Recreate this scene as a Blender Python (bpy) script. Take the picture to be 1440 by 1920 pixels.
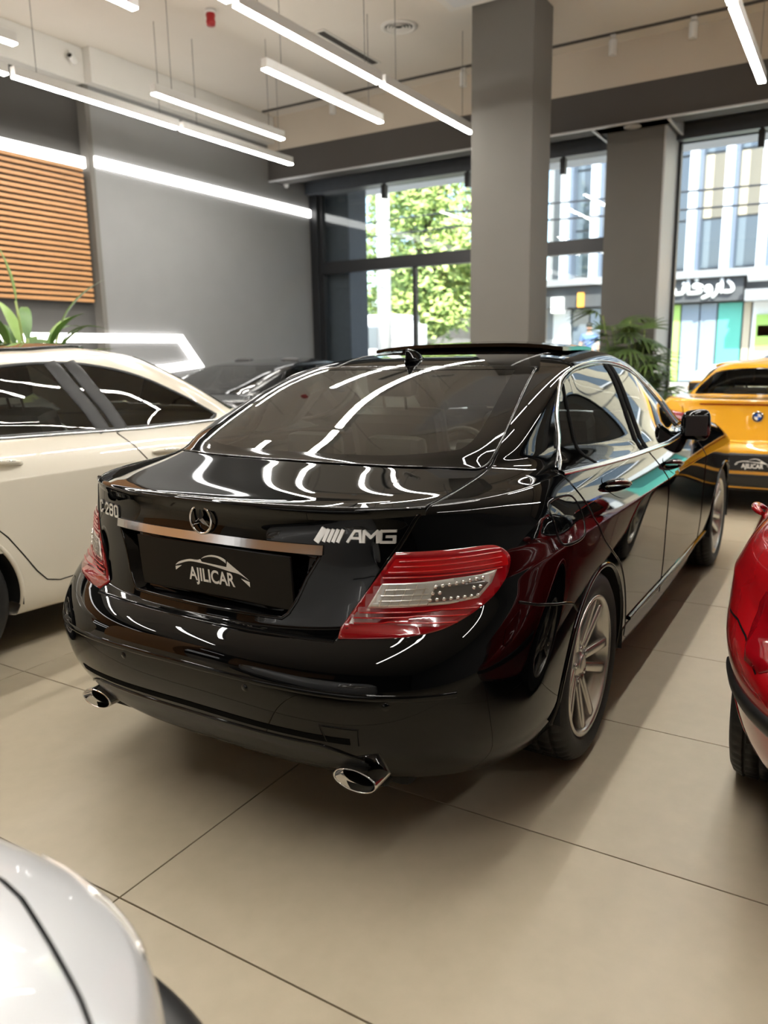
import bpy, bmesh, math, random
import numpy as np
from mathutils import Vector, Matrix, Euler
from mathutils.bvhtree import BVHTree

random.seed(7)
for o in list(bpy.data.objects):
    bpy.data.objects.remove(o, do_unlink=True)
scene = bpy.context.scene
COL = scene.collection

# ------------------------------------------------------------------ camera
EYE = 1.385                                    # camera height above the floor
cam_data = bpy.data.cameras.new('camera')
cam_data.sensor_fit = 'VERTICAL'
cam_data.sensor_height = 36.0
cam_data.lens = 1451.117 / 1920 * 36
cam_data.clip_start = 0.05
cam_data.clip_end = 500
cam_data.dof.use_dof = True
cam_data.dof.focus_distance = 2.35
cam_data.dof.aperture_fstop = 2.6
cam = bpy.data.objects.new('camera', cam_data)
COL.objects.link(cam)
def look(yaw, pitch, roll):
    f = Vector((math.cos(yaw)*math.cos(pitch), math.sin(yaw)*math.cos(pitch), -math.sin(pitch)))
    r = Vector((math.sin(yaw), -math.cos(yaw), 0)); u = r.cross(f)
    r2 = math.cos(roll)*r + math.sin(roll)*u
    u2 = -math.sin(roll)*r + math.cos(roll)*u
    return Matrix(((r2.x, u2.x, -f.x), (r2.y, u2.y, -f.y), (r2.z, u2.z, -f.z))).to_4x4()
cam.matrix_world = Matrix.Translation((0, 0, EYE)) @ look(math.radians(31.2946), math.radians(11.6311), math.radians(-.9852))
scene.camera = cam

# ------------------------------------------------------------------ world, sun, exposure
world = bpy.data.worlds.new('sky'); scene.world = world
world.use_nodes = True
wn = world.node_tree.nodes; wl = world.node_tree.links
wn.clear()
sky = wn.new('ShaderNodeTexSky'); sky.sky_type = 'NISHITA'
sky.sun_disc = False
sky.sun_elevation = math.radians(52); sky.sun_rotation = math.radians(-70)
sky.air_density = 1.0; sky.dust_density = 1.6; sky.ozone_density = 1.0
bg = wn.new('ShaderNodeBackground'); bg.inputs['Strength'].default_value = .70
wo = wn.new('ShaderNodeOutputWorld')
wl.new(sky.outputs[0], bg.inputs[0]); wl.new(bg.outputs[0], wo.inputs[0])
sun_d = bpy.data.lights.new('sun', 'SUN'); sun_d.energy = 20.0; sun_d.angle = math.radians(.6)
sun_d.color = (1, .95, .86)
sun = bpy.data.objects.new('sun', sun_d); COL.objects.link(sun)
sun.location = (-10, -6, 20)
sun.rotation_euler = Vector((0.50, 0.34, -0.80)).to_track_quat('-Z', 'Y').to_euler()
LED_POWER = 15.5
STRIP_POWER = 7.0
vs = scene.view_settings
vs.view_transform = 'Standard'; vs.look = 'None'; vs.gamma = 1.0; vs.exposure = 0.0
vs.use_curve_mapping = False

# ------------------------------------------------------------------ materials
MATS = {}
def principled(name, col, rough=.5, metal=0., coat=0., coat_rough=.03, ior=1.5, trans=0., emit=None, emit_s=0., spec=.5, alpha=1.):
    m = bpy.data.materials.new(name); m.use_nodes = True
    b = m.node_tree.nodes['Principled BSDF']
    b.inputs['Base Color'].default_value = (*col, 1)
    b.inputs['Roughness'].default_value = rough
    b.inputs['Metallic'].default_value = metal
    b.inputs['IOR'].default_value = ior
    b.inputs['Transmission Weight'].default_value = trans
    b.inputs['Coat Weight'].default_value = coat
    b.inputs['Coat Roughness'].default_value = coat_rough
    b.inputs['Specular IOR Level'].default_value = spec
    b.inputs['Alpha'].default_value = alpha
    if emit:
        b.inputs['Emission Color'].default_value = (*emit, 1)
        b.inputs['Emission Strength'].default_value = emit_s
    MATS[name] = m
    return m
def noise_tint(m, scale=4., amount=.12, detail=4., rough_amt=0., bump=0., bump_scale=80., coord='Object', stretch=None):
    """vary a principled material's colour, roughness and relief with noise"""
    nt = m.node_tree; N = nt.nodes; L = nt.links; b = N['Principled BSDF']
    tc = N.new('ShaderNodeTexCoord'); mp = N.new('ShaderNodeMapping')
    if stretch: mp.inputs['Scale'].default_value = stretch
    L.new(tc.outputs[coord], mp.inputs[0])
    nz = N.new('ShaderNodeTexNoise'); nz.inputs['Scale'].default_value = scale; nz.inputs['Detail'].default_value = detail
    L.new(mp.outputs[0], nz.inputs['Vector'])
    c = b.inputs['Base Color'].default_value[:3]
    mix = N.new('ShaderNodeMix'); mix.data_type = 'RGBA'
    mix.inputs[6].default_value = (*[min(1, v*(1-amount)) for v in c], 1)
    mix.inputs[7].default_value = (*[min(1, v*(1+amount)) for v in c], 1)
    L.new(nz.outputs[0], mix.inputs[0]); L.new(mix.outputs[2], b.inputs['Base Color'])
    if rough_amt:
        r0 = b.inputs['Roughness'].default_value
        mr = N.new('ShaderNodeMapRange'); mr.inputs[3].default_value = r0-rough_amt; mr.inputs[4].default_value = r0+rough_amt
        L.new(nz.outputs[0], mr.inputs[0]); L.new(mr.outputs[0], b.inputs['Roughness'])
    if bump:
        n2 = N.new('ShaderNodeTexNoise'); n2.inputs['Scale'].default_value = bump_scale; n2.inputs['Detail'].default_value = 3
        L.new(mp.outputs[0], n2.inputs['Vector'])
        bp = N.new('ShaderNodeBump'); bp.inputs['Strength'].default_value = bump; bp.inputs['Distance'].default_value = .01
        L.new(n2.outputs[0], bp.inputs['Height']); L.new(bp.outputs[0], b.inputs['Normal'])
    return m
def emitter(name, col, s):
    m = bpy.data.materials.new(name); m.use_nodes = True
    nt = m.node_tree; nt.nodes.clear()
    e = nt.nodes.new('ShaderNodeEmission'); e.inputs[0].default_value = (*col, 1); e.inputs[1].default_value = s
    o = nt.nodes.new('ShaderNodeOutputMaterial'); nt.links.new(e.outputs[0], o.inputs[0])
    MATS[name] = m
    return m
def thin_glass(name, tint, refl=1.0, rough=0.0, ior=1.5):
    """a single sheet of tinted glass: mirror reflection by angle over a tinted see-through sheet"""
    m = bpy.data.materials.new(name); m.use_nodes = True
    nt = m.node_tree; N = nt.nodes; L = nt.links; N.clear()
    t = N.new('ShaderNodeBsdfTransparent'); t.inputs[0].default_value = (*tint, 1)
    g = N.new('ShaderNodeBsdfGlossy'); g.inputs['Roughness'].default_value = rough; g.inputs[0].default_value = (1, 1, 1, 1)
    fr = N.new('ShaderNodeFresnel'); fr.inputs[0].default_value = ior
    mu = N.new('ShaderNodeMath'); mu.operation = 'MULTIPLY'; mu.inputs[1].default_value = refl; mu.use_clamp = True
    L.new(fr.outputs[0], mu.inputs[0])
    mx = N.new('ShaderNodeMixShader'); o = N.new('ShaderNodeOutputMaterial')
    L.new(mu.outputs[0], mx.inputs[0]); L.new(t.outputs[0], mx.inputs[1]); L.new(g.outputs[0], mx.inputs[2]); L.new(mx.outputs[0], o.inputs[0])
    MATS[name] = m
    return m

# ------------------------------------------------------------------ object helpers
def setp(o, label=None, cat=None, group=None, kind=None):
    if label: o['label'] = label
    if cat: o['category'] = cat
    if group: o['group'] = group
    if kind: o['kind'] = kind
    return o
def link(o, parent=None):
    COL.objects.link(o)
    if parent is not None: o.parent = parent
    return o
def empty(name, loc=(0, 0, 0), rotz=0., label=None, cat=None, group=None):
    o = bpy.data.objects.new(name, None); o.empty_display_size = .1
    o.location = loc; o.rotation_euler = (0, 0, rotz); COL.objects.link(o)
    return setp(o, label, cat, group)
def mesh_obj(name, me, mat, parent=None, loc=None):
    o = bpy.data.objects.new(name, me)
    if mat is not None:
        for m in (mat if isinstance(mat, (list, tuple)) else [mat]):
            me.materials.append(MATS[m] if isinstance(m, str) else m)
    if loc is not None: o.location = loc
    return link(o, parent)
def from_pd(name, verts, faces, mat, parent=None, smooth=False, loc=None):
    me = bpy.data.meshes.new(name)
    me.from_pydata([tuple(v) for v in verts], [], [tuple(f) for f in faces])
    if smooth: me.shade_smooth()
    me.update()
    return mesh_obj(name, me, mat, parent, loc)
class MB:
    """collects boxes, tubes, lathes and prisms into ONE mesh object"""
    def __init__(s): s.v = []; s.f = []; s.sm = []
    def add(s, v, f, smooth=False):
        n = len(s.v); s.v += [tuple(p) for p in v]; s.f += [tuple(i+n for i in q) for q in f]; s.sm += [smooth]*len(f); return s
    def box(s, x0, x1, y0, y1, z0, z1, bev=0.):
        if bev <= 0:
            v = [(x, y, z) for x in (x0, x1) for y in (y0, y1) for z in (z0, z1)]
            return s.add(v, [(0, 1, 3, 2), (4, 6, 7, 5), (0, 4, 5, 1), (2, 3, 7, 6), (0, 2, 6, 4), (1, 5, 7, 3)])
        bm = bmesh.new(); bmesh.ops.create_cube(bm, size=1)
        for v in bm.verts: v.co = Vector((x0+(v.co.x+.5)*(x1-x0), y0+(v.co.y+.5)*(y1-y0), z0+(v.co.z+.5)*(z1-z0)))
        bmesh.ops.bevel(bm, geom=bm.edges[:], offset=bev, segments=2, affect='EDGES', profile=.6)
        bm.verts.index_update()
        s.add([v.co for v in bm.verts], [[v.index for v in f.verts] for f in bm.faces]); bm.free(); return s
    def tube(s, pts, r, n=8, cap=True, radii=None, closed=False, up=None):
        P = [Vector(p) for p in pts]; k = len(P); V = []
        prev = None
        for i in range(k):
            if closed: d = P[(i+1) % k]-P[(i-1) % k]
            else: d = P[min(i+1, k-1)]-P[max(i-1, 0)]
            if d.length < 1e-9: d = Vector((0, 0, 1))
            d.normalize()
            if prev is None:
                a = Vector(up) if up else (Vector((0, 0, 1)) if abs(d.z) < .9 else Vector((1, 0, 0)))
                a = (a-d*a.dot(d)).normalized()
            else:
                a = (prev-d*prev.dot(d)); a = a.normalized() if a.length > 1e-6 else prev
            prev = a; b = d.cross(a); rr = radii[i] if radii else r
            V += [P[i]+(a*math.cos(t)+b*math.sin(t))*rr for t in [2*math.pi*j/n for j in range(n)]]
        F = []
        for i in range(k if closed else k-1):
            i2 = (i+1) % k
            F += [(i*n+j, i*n+(j+1) % n, i2*n+(j+1) % n, i2*n+j) for j in range(n)]
        s.add(V, F, True)
        if cap and not closed:
            m = len(s.v)-len(V)
            s.f += [tuple(m+j for j in reversed(range(n))), tuple(m+(k-1)*n+j for j in range(n))]; s.sm += [False, False]
        return s
    def lathe(s, prof, n=32, axis='z', c=(0, 0, 0), smooth=True, arc=2*math.pi):
        """profile [(radius, height)] turned about an axis"""
        V = []; full = abs(arc-2*math.pi) < 1e-6; m = n if full else n+1
        for i in range(m):
            t = arc*i/n
            for r, h in prof:
                a, b = r*math.cos(t), r*math.sin(t)
                V.append({'z': (c[0]+a, c[1]+b, c[2]+h), 'y': (c[0]+a, c[1]+h, c[2]+b), 'x': (c[0]+h, c[1]+a, c[2]+b)}[axis])
        k = len(prof); F = []
        for i in range(n):
            i2 = (i+1) % m
            F += [(i*k+j, i2*k+j, i2*k+j+1, i*k+j+1) for j in range(k-1)]
        return s.add(V, F, smooth)
    def prism(s, poly, h0, h1, axis='z'):
        """polygon (a, b) pushed along an axis between h0 and h1"""
        n = len(poly)
        mk = {'z': lambda a, b, h: (a, b, h), 'y': lambda a, b, h: (a, h, b), 'x': lambda a, b, h: (h, a, b)}[axis]
        V = [mk(a, b, h0) for a, b in poly]+[mk(a, b, h1) for a, b in poly]
        return s.add(V, [tuple(range(n)), tuple(range(2*n-1, n-1, -1))]+[(i, i+n, (i+1) % n+n, (i+1) % n) for i in range(n)])
    def ball(s, c, r, nu=12, nv=8, sc=(1, 1, 1)):
        V = []; F = []
        for i in range(nv+1):
            th = math.pi*i/nv
            for j in range(nu):
                ph = 2*math.pi*j/nu
                V.append((c[0]+r*sc[0]*math.sin(th)*math.cos(ph), c[1]+r*sc[1]*math.sin(th)*math.sin(ph), c[2]+r*sc[2]*math.cos(th)))
        for i in range(nv):
            F += [(i*nu+j, (i+1)*nu+j, (i+1)*nu+(j+1) % nu, i*nu+(j+1) % nu) for j in range(nu)]
        return s.add(V, F, True)
    def xf(s, M):
        s.v = [tuple(M @ Vector(p)) for p in s.v]; return s
    def mesh(s, name):
        me = bpy.data.meshes.new(name); me.from_pydata(s.v, [], s.f)
        me.polygons.foreach_set('use_smooth', s.sm); me.update(); return me
    def build(s, name, mat, parent=None, loc=None, fix=True):
        me = s.mesh(name)
        if fix:
            bm = bmesh.new(); bm.from_mesh(me); bmesh.ops.recalc_face_normals(bm, faces=bm.faces); bm.to_mesh(me); bm.free()
        return mesh_obj(name, me, mat, parent, loc)
def copy_tree(o, parent=None):
    c = o.copy(); COL.objects.link(c)
    if parent is not None: c.parent = parent
    for ch in o.children: copy_tree(ch, c)
    return c
def text_mesh(body, size, extrude, bevel=0., shear=0., spacing=1., align='CENTER', bold=0.):
    cu = bpy.data.curves.new('t', 'FONT'); cu.body = body; cu.size = size; cu.extrude = extrude; cu.bevel_depth = bevel; cu.bevel_resolution = 1
    cu.align_x = align; cu.align_y = 'CENTER'; cu.shear = shear; cu.space_character = spacing; cu.resolution_u = 6; cu.offset = bold*size
    o = bpy.data.objects.new('t', cu); COL.objects.link(o)
    dg = bpy.context.evaluated_depsgraph_get(); dg.update()
    me = bpy.data.meshes.new_from_object(o.evaluated_get(dg))
    bpy.data.objects.remove(o, do_unlink=True)
    V = [v.co.copy() for v in me.vertices]; F = [tuple(p.vertices) for p in me.polygons]
    bpy.data.meshes.remove(me)
    return V, F
# ------------------------------------------------------------------ the materials of the place
noise_tint(principled('black_paint', (.0010, .0011, .0013), .015, ior=1.38), 3, .2)
noise_tint(principled('white_paint', (.76, .70, .58), .28, coat=1., coat_rough=.02), 2, .02)
noise_tint(principled('yellow_paint', (.86, .42, .018), .25, coat=1., coat_rough=.02), 2, .04)
noise_tint(principled('red_paint', (.36, .004, .007), .22, coat=1., coat_rough=.02), 2, .06)
noise_tint(principled('silver_paint', (.70, .71, .73), .32, metal=.15, coat=1., coat_rough=.03), 2, .03)
noise_tint(principled('dark_paint', (.012, .013, .015), .15, coat=1., coat_rough=.02), 2, .1)
principled('gap', (.001, .001, .001), .9, spec=.1)
noise_tint(principled('black_plastic', (.012, .012, .012), .45), 60, .2)
noise_tint(principled('diffuser_plastic', (.016, .016, .016), .33), 60, .2)
principled('gloss_black', (.002, .002, .002), .04, ior=1.4)
noise_tint(principled('rubber', (.009, .009, .0095), .62), 30, .25, bump=.1, bump_scale=200)
noise_tint(principled('alloy', (.62, .60, .56), .27, metal=.85), 12, .04)
principled('chrome', (.78, .78, .78), .04, metal=1.)
principled('satin_chrome', (.62, .63, .64), .16, metal=1.)
principled('badge_metal', (.86, .85, .82), .22, metal=.55)
principled('plate_black', (.006, .005, .0045), .12, spec=.15)
principled('steel', (.35, .34, .33), .35, metal=1.)
noise_tint(principled('seat_black', (.024, .024, .024), .6), 40, .2, bump=.15, bump_scale=300)
noise_tint(principled('seat_grey', (.06, .058, .055), .7), 40, .2)
noise_tint(principled('carpet_dark', (.008, .008, .008), .9), 60, .3)
principled('lamp_red', (.26, .002, .006), .10, coat=1., coat_rough=.02)
principled('lamp_red_dark', (.16, .001, .004), .12, coat=1., coat_rough=.02)
principled('lamp_red_bright', (.50, .006, .008), .14, coat=1.)
principled('lamp_clear', (.74, .72, .67), .14, metal=.45, coat=1.)
principled('led', (.75, .74, .70), .10, metal=.8, coat=1.)
principled('lamp_smoke', (.10, .09, .08), .12, coat=1.)
principled('lamp_orange', (.75, .22, .02), .2, coat=1.)
principled('emblem_blue', (.02, .10, .45), .2, coat=1.)
principled('white_print', (.83, .80, .74), .45)
thin_glass('car_glass', (.86, .90, .83), 1.15, ior=1.55)
thin_glass('car_glass_dark', (.30, .33, .31), 1.3, ior=1.6)
thin_glass('lens_glass', (.93, .94, .94), 1.0)
# ------------------------------------------------------------------ car body surface
def _ss(a, b, t):
    t = np.clip(t, 0, 1); return a+(b-a)*np.sin(t*np.pi/2)**1.3
class Ring:
    """one plan outline of a car body: rear end, side, nose; heights and widths vary along the side"""
    def __init__(s, z, x, W, n=(2.6, 2.8), c=(-.2, 2.9)):
        s.zr, s.z0, s.z1, s.z2, s.zf = z; s.xr, s.xf = x; s.W0, s.W1, s.W2 = W; s.nr, s.nf = n; s.cr, s.cf = c
    def pts(s, T, xm):
        # T: array in [0,3]: 0..1 rear corner, 1..2 side, 2..3 front corner ; right-hand side (y<0)
        x = np.zeros_like(T); y = np.zeros_like(T); z = np.zeros_like(T)
        a = T <= 1; ph = T[a]*np.pi/2
        sy = np.sin(ph)**(2/s.nr); cx = np.cos(ph).clip(0)**(2/s.nr)
        x[a] = s.cr-(s.cr-s.xr)*cx; y[a] = s.W0*sy; z[a] = s.zr+(s.z0-s.zr)*sy**3.5
        b = (T > 1) & (T < 2); u = T[b]-1
        xx = s.cr+(s.cf-s.cr)*u; x[b] = xx
        um = (xm-s.cr)/(s.cf-s.cr); um = min(max(um, .25), .75)
        y[b] = np.where(u < um, _ss(s.W0, s.W1, u/um), _ss(s.W2, s.W1, (1-u)/(1-um)))
        z[b] = np.where(u < um, _ss(s.z0, s.z1, u/um), _ss(s.z2, s.z1, (1-u)/(1-um)))
        c = T >= 2; ph = (3-T[c])*np.pi/2
        sy = np.sin(ph).clip(0)**(2/s.nf); cx = np.cos(ph).clip(0)**(2/s.nf)
        x[c] = s.cf+(s.xf-s.cf)*cx; y[c] = s.W2*sy; z[c] = s.zf+(s.z2-s.zf)*sy**2
        return np.stack([x, -y, z], 1)
def bspline(C, counts):
    """cubic B-spline through-ish control rings C[k] (m x 3); counts[k] samples in span k"""
    C = [C[0], C[0]]+list(C)+[C[-1], C[-1]]
    counts = [counts[0]]*2+list(counts)+[counts[-1]]
    out = []
    for k in range(len(C)-3):
        n = counts[k] if k < len(counts) else 2
        for i in range(n):
            t = i/n
            b = ((1-t)**3/6, (3*t**3-6*t*t+4)/6, (-3*t**3+3*t*t+3*t+1)/6, t**3/6)
            out.append(sum(w*c for w, c in zip(b, C[k:k+4])))
    out.append(C[-1])
    return np.array(out)              # s x m x 3
def in_poly(px, py, poly):
    poly = np.asarray(poly); r = np.zeros(px.shape, bool); n = len(poly)
    j = n-1
    for i in range(n):
        xi, yi = poly[i]; xj, yj = poly[j]
        c = ((yi > py) != (yj > py)) & (px < (xj-xi)*(py-yi)/(yj-yi+1e-15)+xi)
        r ^= c; j = i
    return r
def seg_near(px, py, line, closed):
    """nearest point on a polyline for arrays of points"""
    line = np.asarray(line, float); best = np.full(px.shape, 1e9); bx = px.copy(); by = py.copy()
    n = len(line)
    for i in range(n if closed else n-1):
        a = line[i]; b = line[(i+1) % n]; d = b-a; L = d@d+1e-15
        t = np.clip(((px-a[0])*d[0]+(py-a[1])*d[1])/L, 0, 1)
        qx = a[0]+t*d[0]; qy = a[1]+t*d[1]; e = (px-qx)**2+(py-qy)**2
        m = e < best; best[m] = e[m]; bx[m] = qx[m]; by[m] = qy[m]
    return np.sqrt(best), bx, by
def smooth_poly(pts, n=6, closed=True):
    """Catmull-Rom through points; a point given with a third value 1 stays sharp"""
    P = [np.array(p[:2], float) for p in pts]; sh = [len(p) > 2 and p[2] for p in pts]; k = len(P); out = []
    for i in range(k if closed else k-1):
        p1, p2 = P[i], P[(i+1) % k]
        p0 = P[(i-1) % k] if (closed or i > 0) else p1
        p3 = P[(i+2) % k] if (closed or i+2 < k) else p2
        m1 = (p2-p0)/2 if not sh[i] else (p2-p1)
        m2 = (p3-p1)/2 if not sh[(i+1) % k] else (p2-p1)
        for j in range(n):
            t = j/n
            out.append((2*t**3-3*t*t+1)*p1+(t**3-2*t*t+t)*m1+(-2*t**3+3*t*t)*p2+(t**3-t*t)*m2)
    if not closed: out.append(P[-1])
    return np.array(out)
Q2 = math.sqrt(.5)
VIEW = {'side': ((1, 0, 0), (0, 0, 1)), 'rear': ((0, 1, 0), (0, 0, 1)), 'front': ((0, 1, 0), (0, 0, 1)), 'top': ((1, 0, 0), (0, 1, 0)), 'diag': ((Q2, -Q2, 0), (0, 0, 1))}
def proj2(view, A):
    m = np.array(VIEW[view], float); return A@m[0], A@m[1]
def dg(x, y): return Q2*(x+abs(y))     # drawing coordinate of the view from behind and the right
class Body:
    def __init__(s, rings, counts, nT=(60, 90, 30), xm=1.2):
        T = np.concatenate([np.linspace(0, 1, nT[0], endpoint=False), np.linspace(1, 2, nT[1], endpoint=False), np.linspace(2, 3, nT[2])])
        C = [r.pts(T, xm) for r in rings]
        s.P = bspline(C, counts)                 # s x t x 3, right half
        s.P[:, 0, 1] = 0; s.P[:, -1, 1] = 0
        s.label = np.zeros((s.P.shape[0]-1, s.P.shape[1]-1), int)
        s.normals(); s.bvh()
    def normals(s):
        P = s.P; du = np.gradient(P, axis=1); dv = np.gradient(P, axis=0)
        # across the centre line use the mirror image
        du[:, 0] = P[:, 1]-P[:, 1]*[1, -1, 1]; du[:, -1] = P[:, -2]*[1, -1, 1]-P[:, -2]
        N = np.cross(du, dv); L = np.linalg.norm(N, axis=2, keepdims=True); N = N/np.maximum(L, 1e-12)
        bad = L[..., 0] < 1e-10; N[bad] = (0, 0, 1)
        s.N = N; s.du = du; s.dv = dv
        # outward check: side points must face -y
        mid = N[P.shape[0]//3, P.shape[1]//2]
        if mid[1] > 0: s.N = -s.N
    def bvh(s):
        a, b, _ = s.P.shape; V = s.P.reshape(-1, 3)
        idx = np.arange(a*b).reshape(a, b)
        F = np.stack([idx[:-1, :-1], idx[:-1, 1:], idx[1:, 1:], idx[1:, :-1]], -1).reshape(-1, 4)
        s.tree = BVHTree.FromPolygons([Vector(v) for v in V], [tuple(f) for f in F.tolist()])
    def hit(s, view, a, b):
        """surface point and normal at drawing coordinates, seen from the right side, the rear or above"""
        if view == 'side': o, d = Vector((a, -3, b)), Vector((0, 1, 0))
        elif view == 'rear':
            o, d = Vector((-4, -abs(a), b)), Vector((1, 0, 0))
        elif view == 'front': o, d = Vector((8, -abs(a), b)), Vector((-1, 0, 0))
        elif view == 'diag': o, d = Vector((Q2*a-4*Q2, -Q2*a-4*Q2, b)), Vector((Q2, Q2, 0))
        else: o, d = Vector((a, -abs(b), 4)), Vector((0, 0, -1))
        p, n, i, _ = s.tree.ray_cast(o, d)
        if p is None:
            p, n, i, _ = s.tree.find_nearest(o+d*3)
        if n.dot(d) > 0: n = -n
        if (view in ('rear', 'front') and a > 0) or (view == 'top' and b > 0):
            p = Vector((p.x, -p.y, p.z)); n = Vector((n.x, -n.y, n.z))
        return p, n
    def snap(s, view, line, h, closed=False, where=None):
        """slide grid points that lie close to a drawn line onto it, along the surface"""
        X, Y = proj2(view, s.P)
        if view in ('rear', 'front', 'top'):
            if view != 'top': line = [(-abs(a), b) for a, b in line]
            else: line = [(a, -abs(b)) for a, b in line]
        d, qx, qy = seg_near(X.ravel(), Y.ravel(), line, closed)
        d = d.reshape(X.shape); m = d < h
        if where is not None: m &= where(s.P, s.N)
        ex = qx.reshape(X.shape)-X; ey = qy.reshape(X.shape)-Y
        (a11, a21), (a12, a22) = proj2(view, s.du), proj2(view, s.dv)
        det = a11*a22-a12*a21; m &= abs(det) > 1e-10
        det = np.where(abs(det) < 1e-10, 1, det)
        p = (ex*a22-ey*a12)/det; q = (a11*ey-a21*ex)/det
        m &= (abs(p) < 1.0) & (abs(q) < 1.0)
        m[:, 0] &= False if view == 'side' else True
        D = p[..., None]*s.du+q[..., None]*s.dv
        s.P = np.where(m[..., None], s.P+D, s.P)
        s.P[:, 0, 1] = 0; s.P[:, -1, 1] = 0
    def centers(s):
        P = s.P; return (P[:-1, :-1]+P[1:, :-1]+P[:-1, 1:]+P[1:, 1:])/4, (s.N[:-1, :-1]+s.N[1:, 1:])
    def paint(s, view, poly, lab, where=None, over=None):
        c, n = s.centers(); X, Y = proj2(view, c)
        if view in ('rear', 'front'): poly = [(-abs(a), b) for a, b in poly]
        if view == 'top': poly = [(a, -abs(b)) for a, b in poly]
        m = in_poly(X, Y, poly)
        if where is not None: m &= where(c, n)
        if over is not None: m &= np.isin(s.label, over)
        s.label[m] = lab
    def part(s, lab, name, mat, parent, side=0, thick=0.):
        """mesh of all faces with a label: side -1 right, 1 left, 0 both halves joined"""
        m = np.isin(s.label, lab if isinstance(lab, (list, tuple)) else [lab])
        if not m.any(): return None
        a, b, _ = s.P.shape; idx = np.arange(a*b).reshape(a, b)
        F = np.stack([idx[:-1, :-1], idx[:-1, 1:], idx[1:, 1:], idx[1:, :-1]], -1)[m]
        use, inv = np.unique(F, return_inverse=True); F = inv.reshape(F.shape)
        V = s.P.reshape(-1, 3)[use]; N = s.N.reshape(-1, 3)[use]
        VV = []; NN = []; FF = []
        if side <= 0: VV.append(V); NN.append(N); FF.append(F)
        if side >= 0:
            k = sum(len(v) for v in VV)
            VV.append(V*[1, -1, 1]); NN.append(N*[1, -1, 1]); FF.append(F[:, ::-1]+k)
        V = np.concatenate(VV); N = np.concatenate(NN); F = np.concatenate(FF)
        # collapse doubled points of the centre line and the poles
        key = np.round(V*20000).astype(np.int64); _, first, inv = np.unique(key, axis=0, return_index=True, return_inverse=True)
        inv = inv.ravel(); V = V[first]; N = N[first]; F = inv[F]
        faces = []
        for f in F.tolist():
            g = [f[i] for i in range(4) if f[i] != f[i-1]]
            if len(g) >= 3 and len(set(g)) == len(g): faces.append(g)
        me = bpy.data.meshes.new(name); me.from_pydata(V.tolist(), [], faces); me.update()
        me.shade_smooth()
        # orient with the normals
        pn = me.polygons
        if len(pn):
            s0 = 0.
            for qi in range(0, len(pn), max(1, len(pn)//40)):
                q = pn[qi]; s0 += q.normal.dot(Vector(N[q.vertices[0]]))
            if s0 < 0: me.flip_normals()
        me.validate(); N = np.nan_to_num(N, nan=0.)
        if len(me.vertices) == len(N): me.normals_split_custom_set_from_vertices([tuple(q) for q in N.tolist()])
        return mesh_obj(name, me, mat, parent)
    def line3(s, view, line, off=.0, step=.012, closed=False):
        """drawn polyline laid on the surface -> points, normals"""
        L = [np.array(p, float) for p in line]
        if closed: L.append(L[0])
        pts = []
        for a, b in zip(L[:-1], L[1:]):
            n = max(1, int(np.linalg.norm(b-a)/step))
            pts += [a+(b-a)*i/n for i in range(n)]
        if not closed: pts.append(L[-1])
        out = []
        for p in pts:
            q, n = s.hit(view, p[0], p[1]); out.append((q+n*off, n))
        return out
    def ribbon(s, mb, view, line, width, off=.0012, closed=False, mirror=0, depth=None, step=.012):
        """narrow strip along a drawn line: used for panel gaps, seals and trims; depth gives it a raised section"""
        R = s.line3(view, line, off, step, closed); k = len(R)
        if k < 2: return
        sec = [(-.5, 0), (.5, 0)] if depth is None else [(-.5, -.3), (-.42, .6), (-.2, 1), (.2, 1), (.42, .6), (.5, -.3)]
        V = []; ns = len(sec)
        for i, (p, n) in enumerate(R):
            a = R[(i-1) % k][0] if (closed or i > 0) else p; b = R[(i+1) % k][0] if (closed or i < k-1) else p
            d = (b-a); d.normalize(); c = d.cross(n); c.normalize()
            for u, h in sec: V.append(p+c*(u*width)+n*(h*(depth or 0)))
        if mirror: V = [Vector((v.x, -v.y, v.z)) for v in V]
        F = []
        for i in range(k if closed else k-1):
            i2 = (i+1) % k
            F += [(i*ns+j, i*ns+j+1, i2*ns+j+1, i2*ns+j) for j in range(ns-1)]
        mb.add(V, F, depth is not None)
    def patch(s, view, poly, off, res=.012, rim=0.):
        """polygonal cap laid on the surface, lifted by off, with an edge skirt: returns verts, faces"""
        poly = np.asarray(poly, float)
        # resample the outline
        L = []
        for a, b in zip(poly, np.roll(poly, -1, 0)):
            n = max(1, int(np.linalg.norm(b-a)/res)); L += [a+(b-a)*i/n for i in range(n)]
        L = np.array(L); lo = L.min(0); hi = L.max(0)
        bm = bmesh.new(); vs_ = [bm.verts.new((p[0], p[1], 0)) for p in L]
        f = bm.faces.new(vs_)
        for ax in (0, 1):
            n = int((hi[ax]-lo[ax])/res)+1
            for i in range(1, n):
                c = lo[ax]+(hi[ax]-lo[ax])*i/n
                co = Vector((c, 0, 0)) if ax == 0 else Vector((0, c, 0)); no = Vector((1, 0, 0)) if ax == 0 else Vector((0, 1, 0))
                bmesh.ops.bisect_plane(bm, geom=bm.verts[:]+bm.edges[:]+bm.faces[:], plane_co=co, plane_no=no, dist=1e-7)
        bmesh.ops.remove_doubles(bm, verts=bm.verts, dist=1e-6)
        bmesh.ops.recalc_face_normals(bm, faces=bm.faces)
        bm.verts.index_update()
        V = []; N = []
        bd = [False]*len(bm.verts)
        for v in bm.verts:
            p, n = s.hit(view, v.co.x, v.co.y); V.append(p+n*off); N.append(n)
            if v.is_boundary: bd[v.index] = True
        F = [[v.index for v in f.verts] for f in bm.faces]
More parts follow.
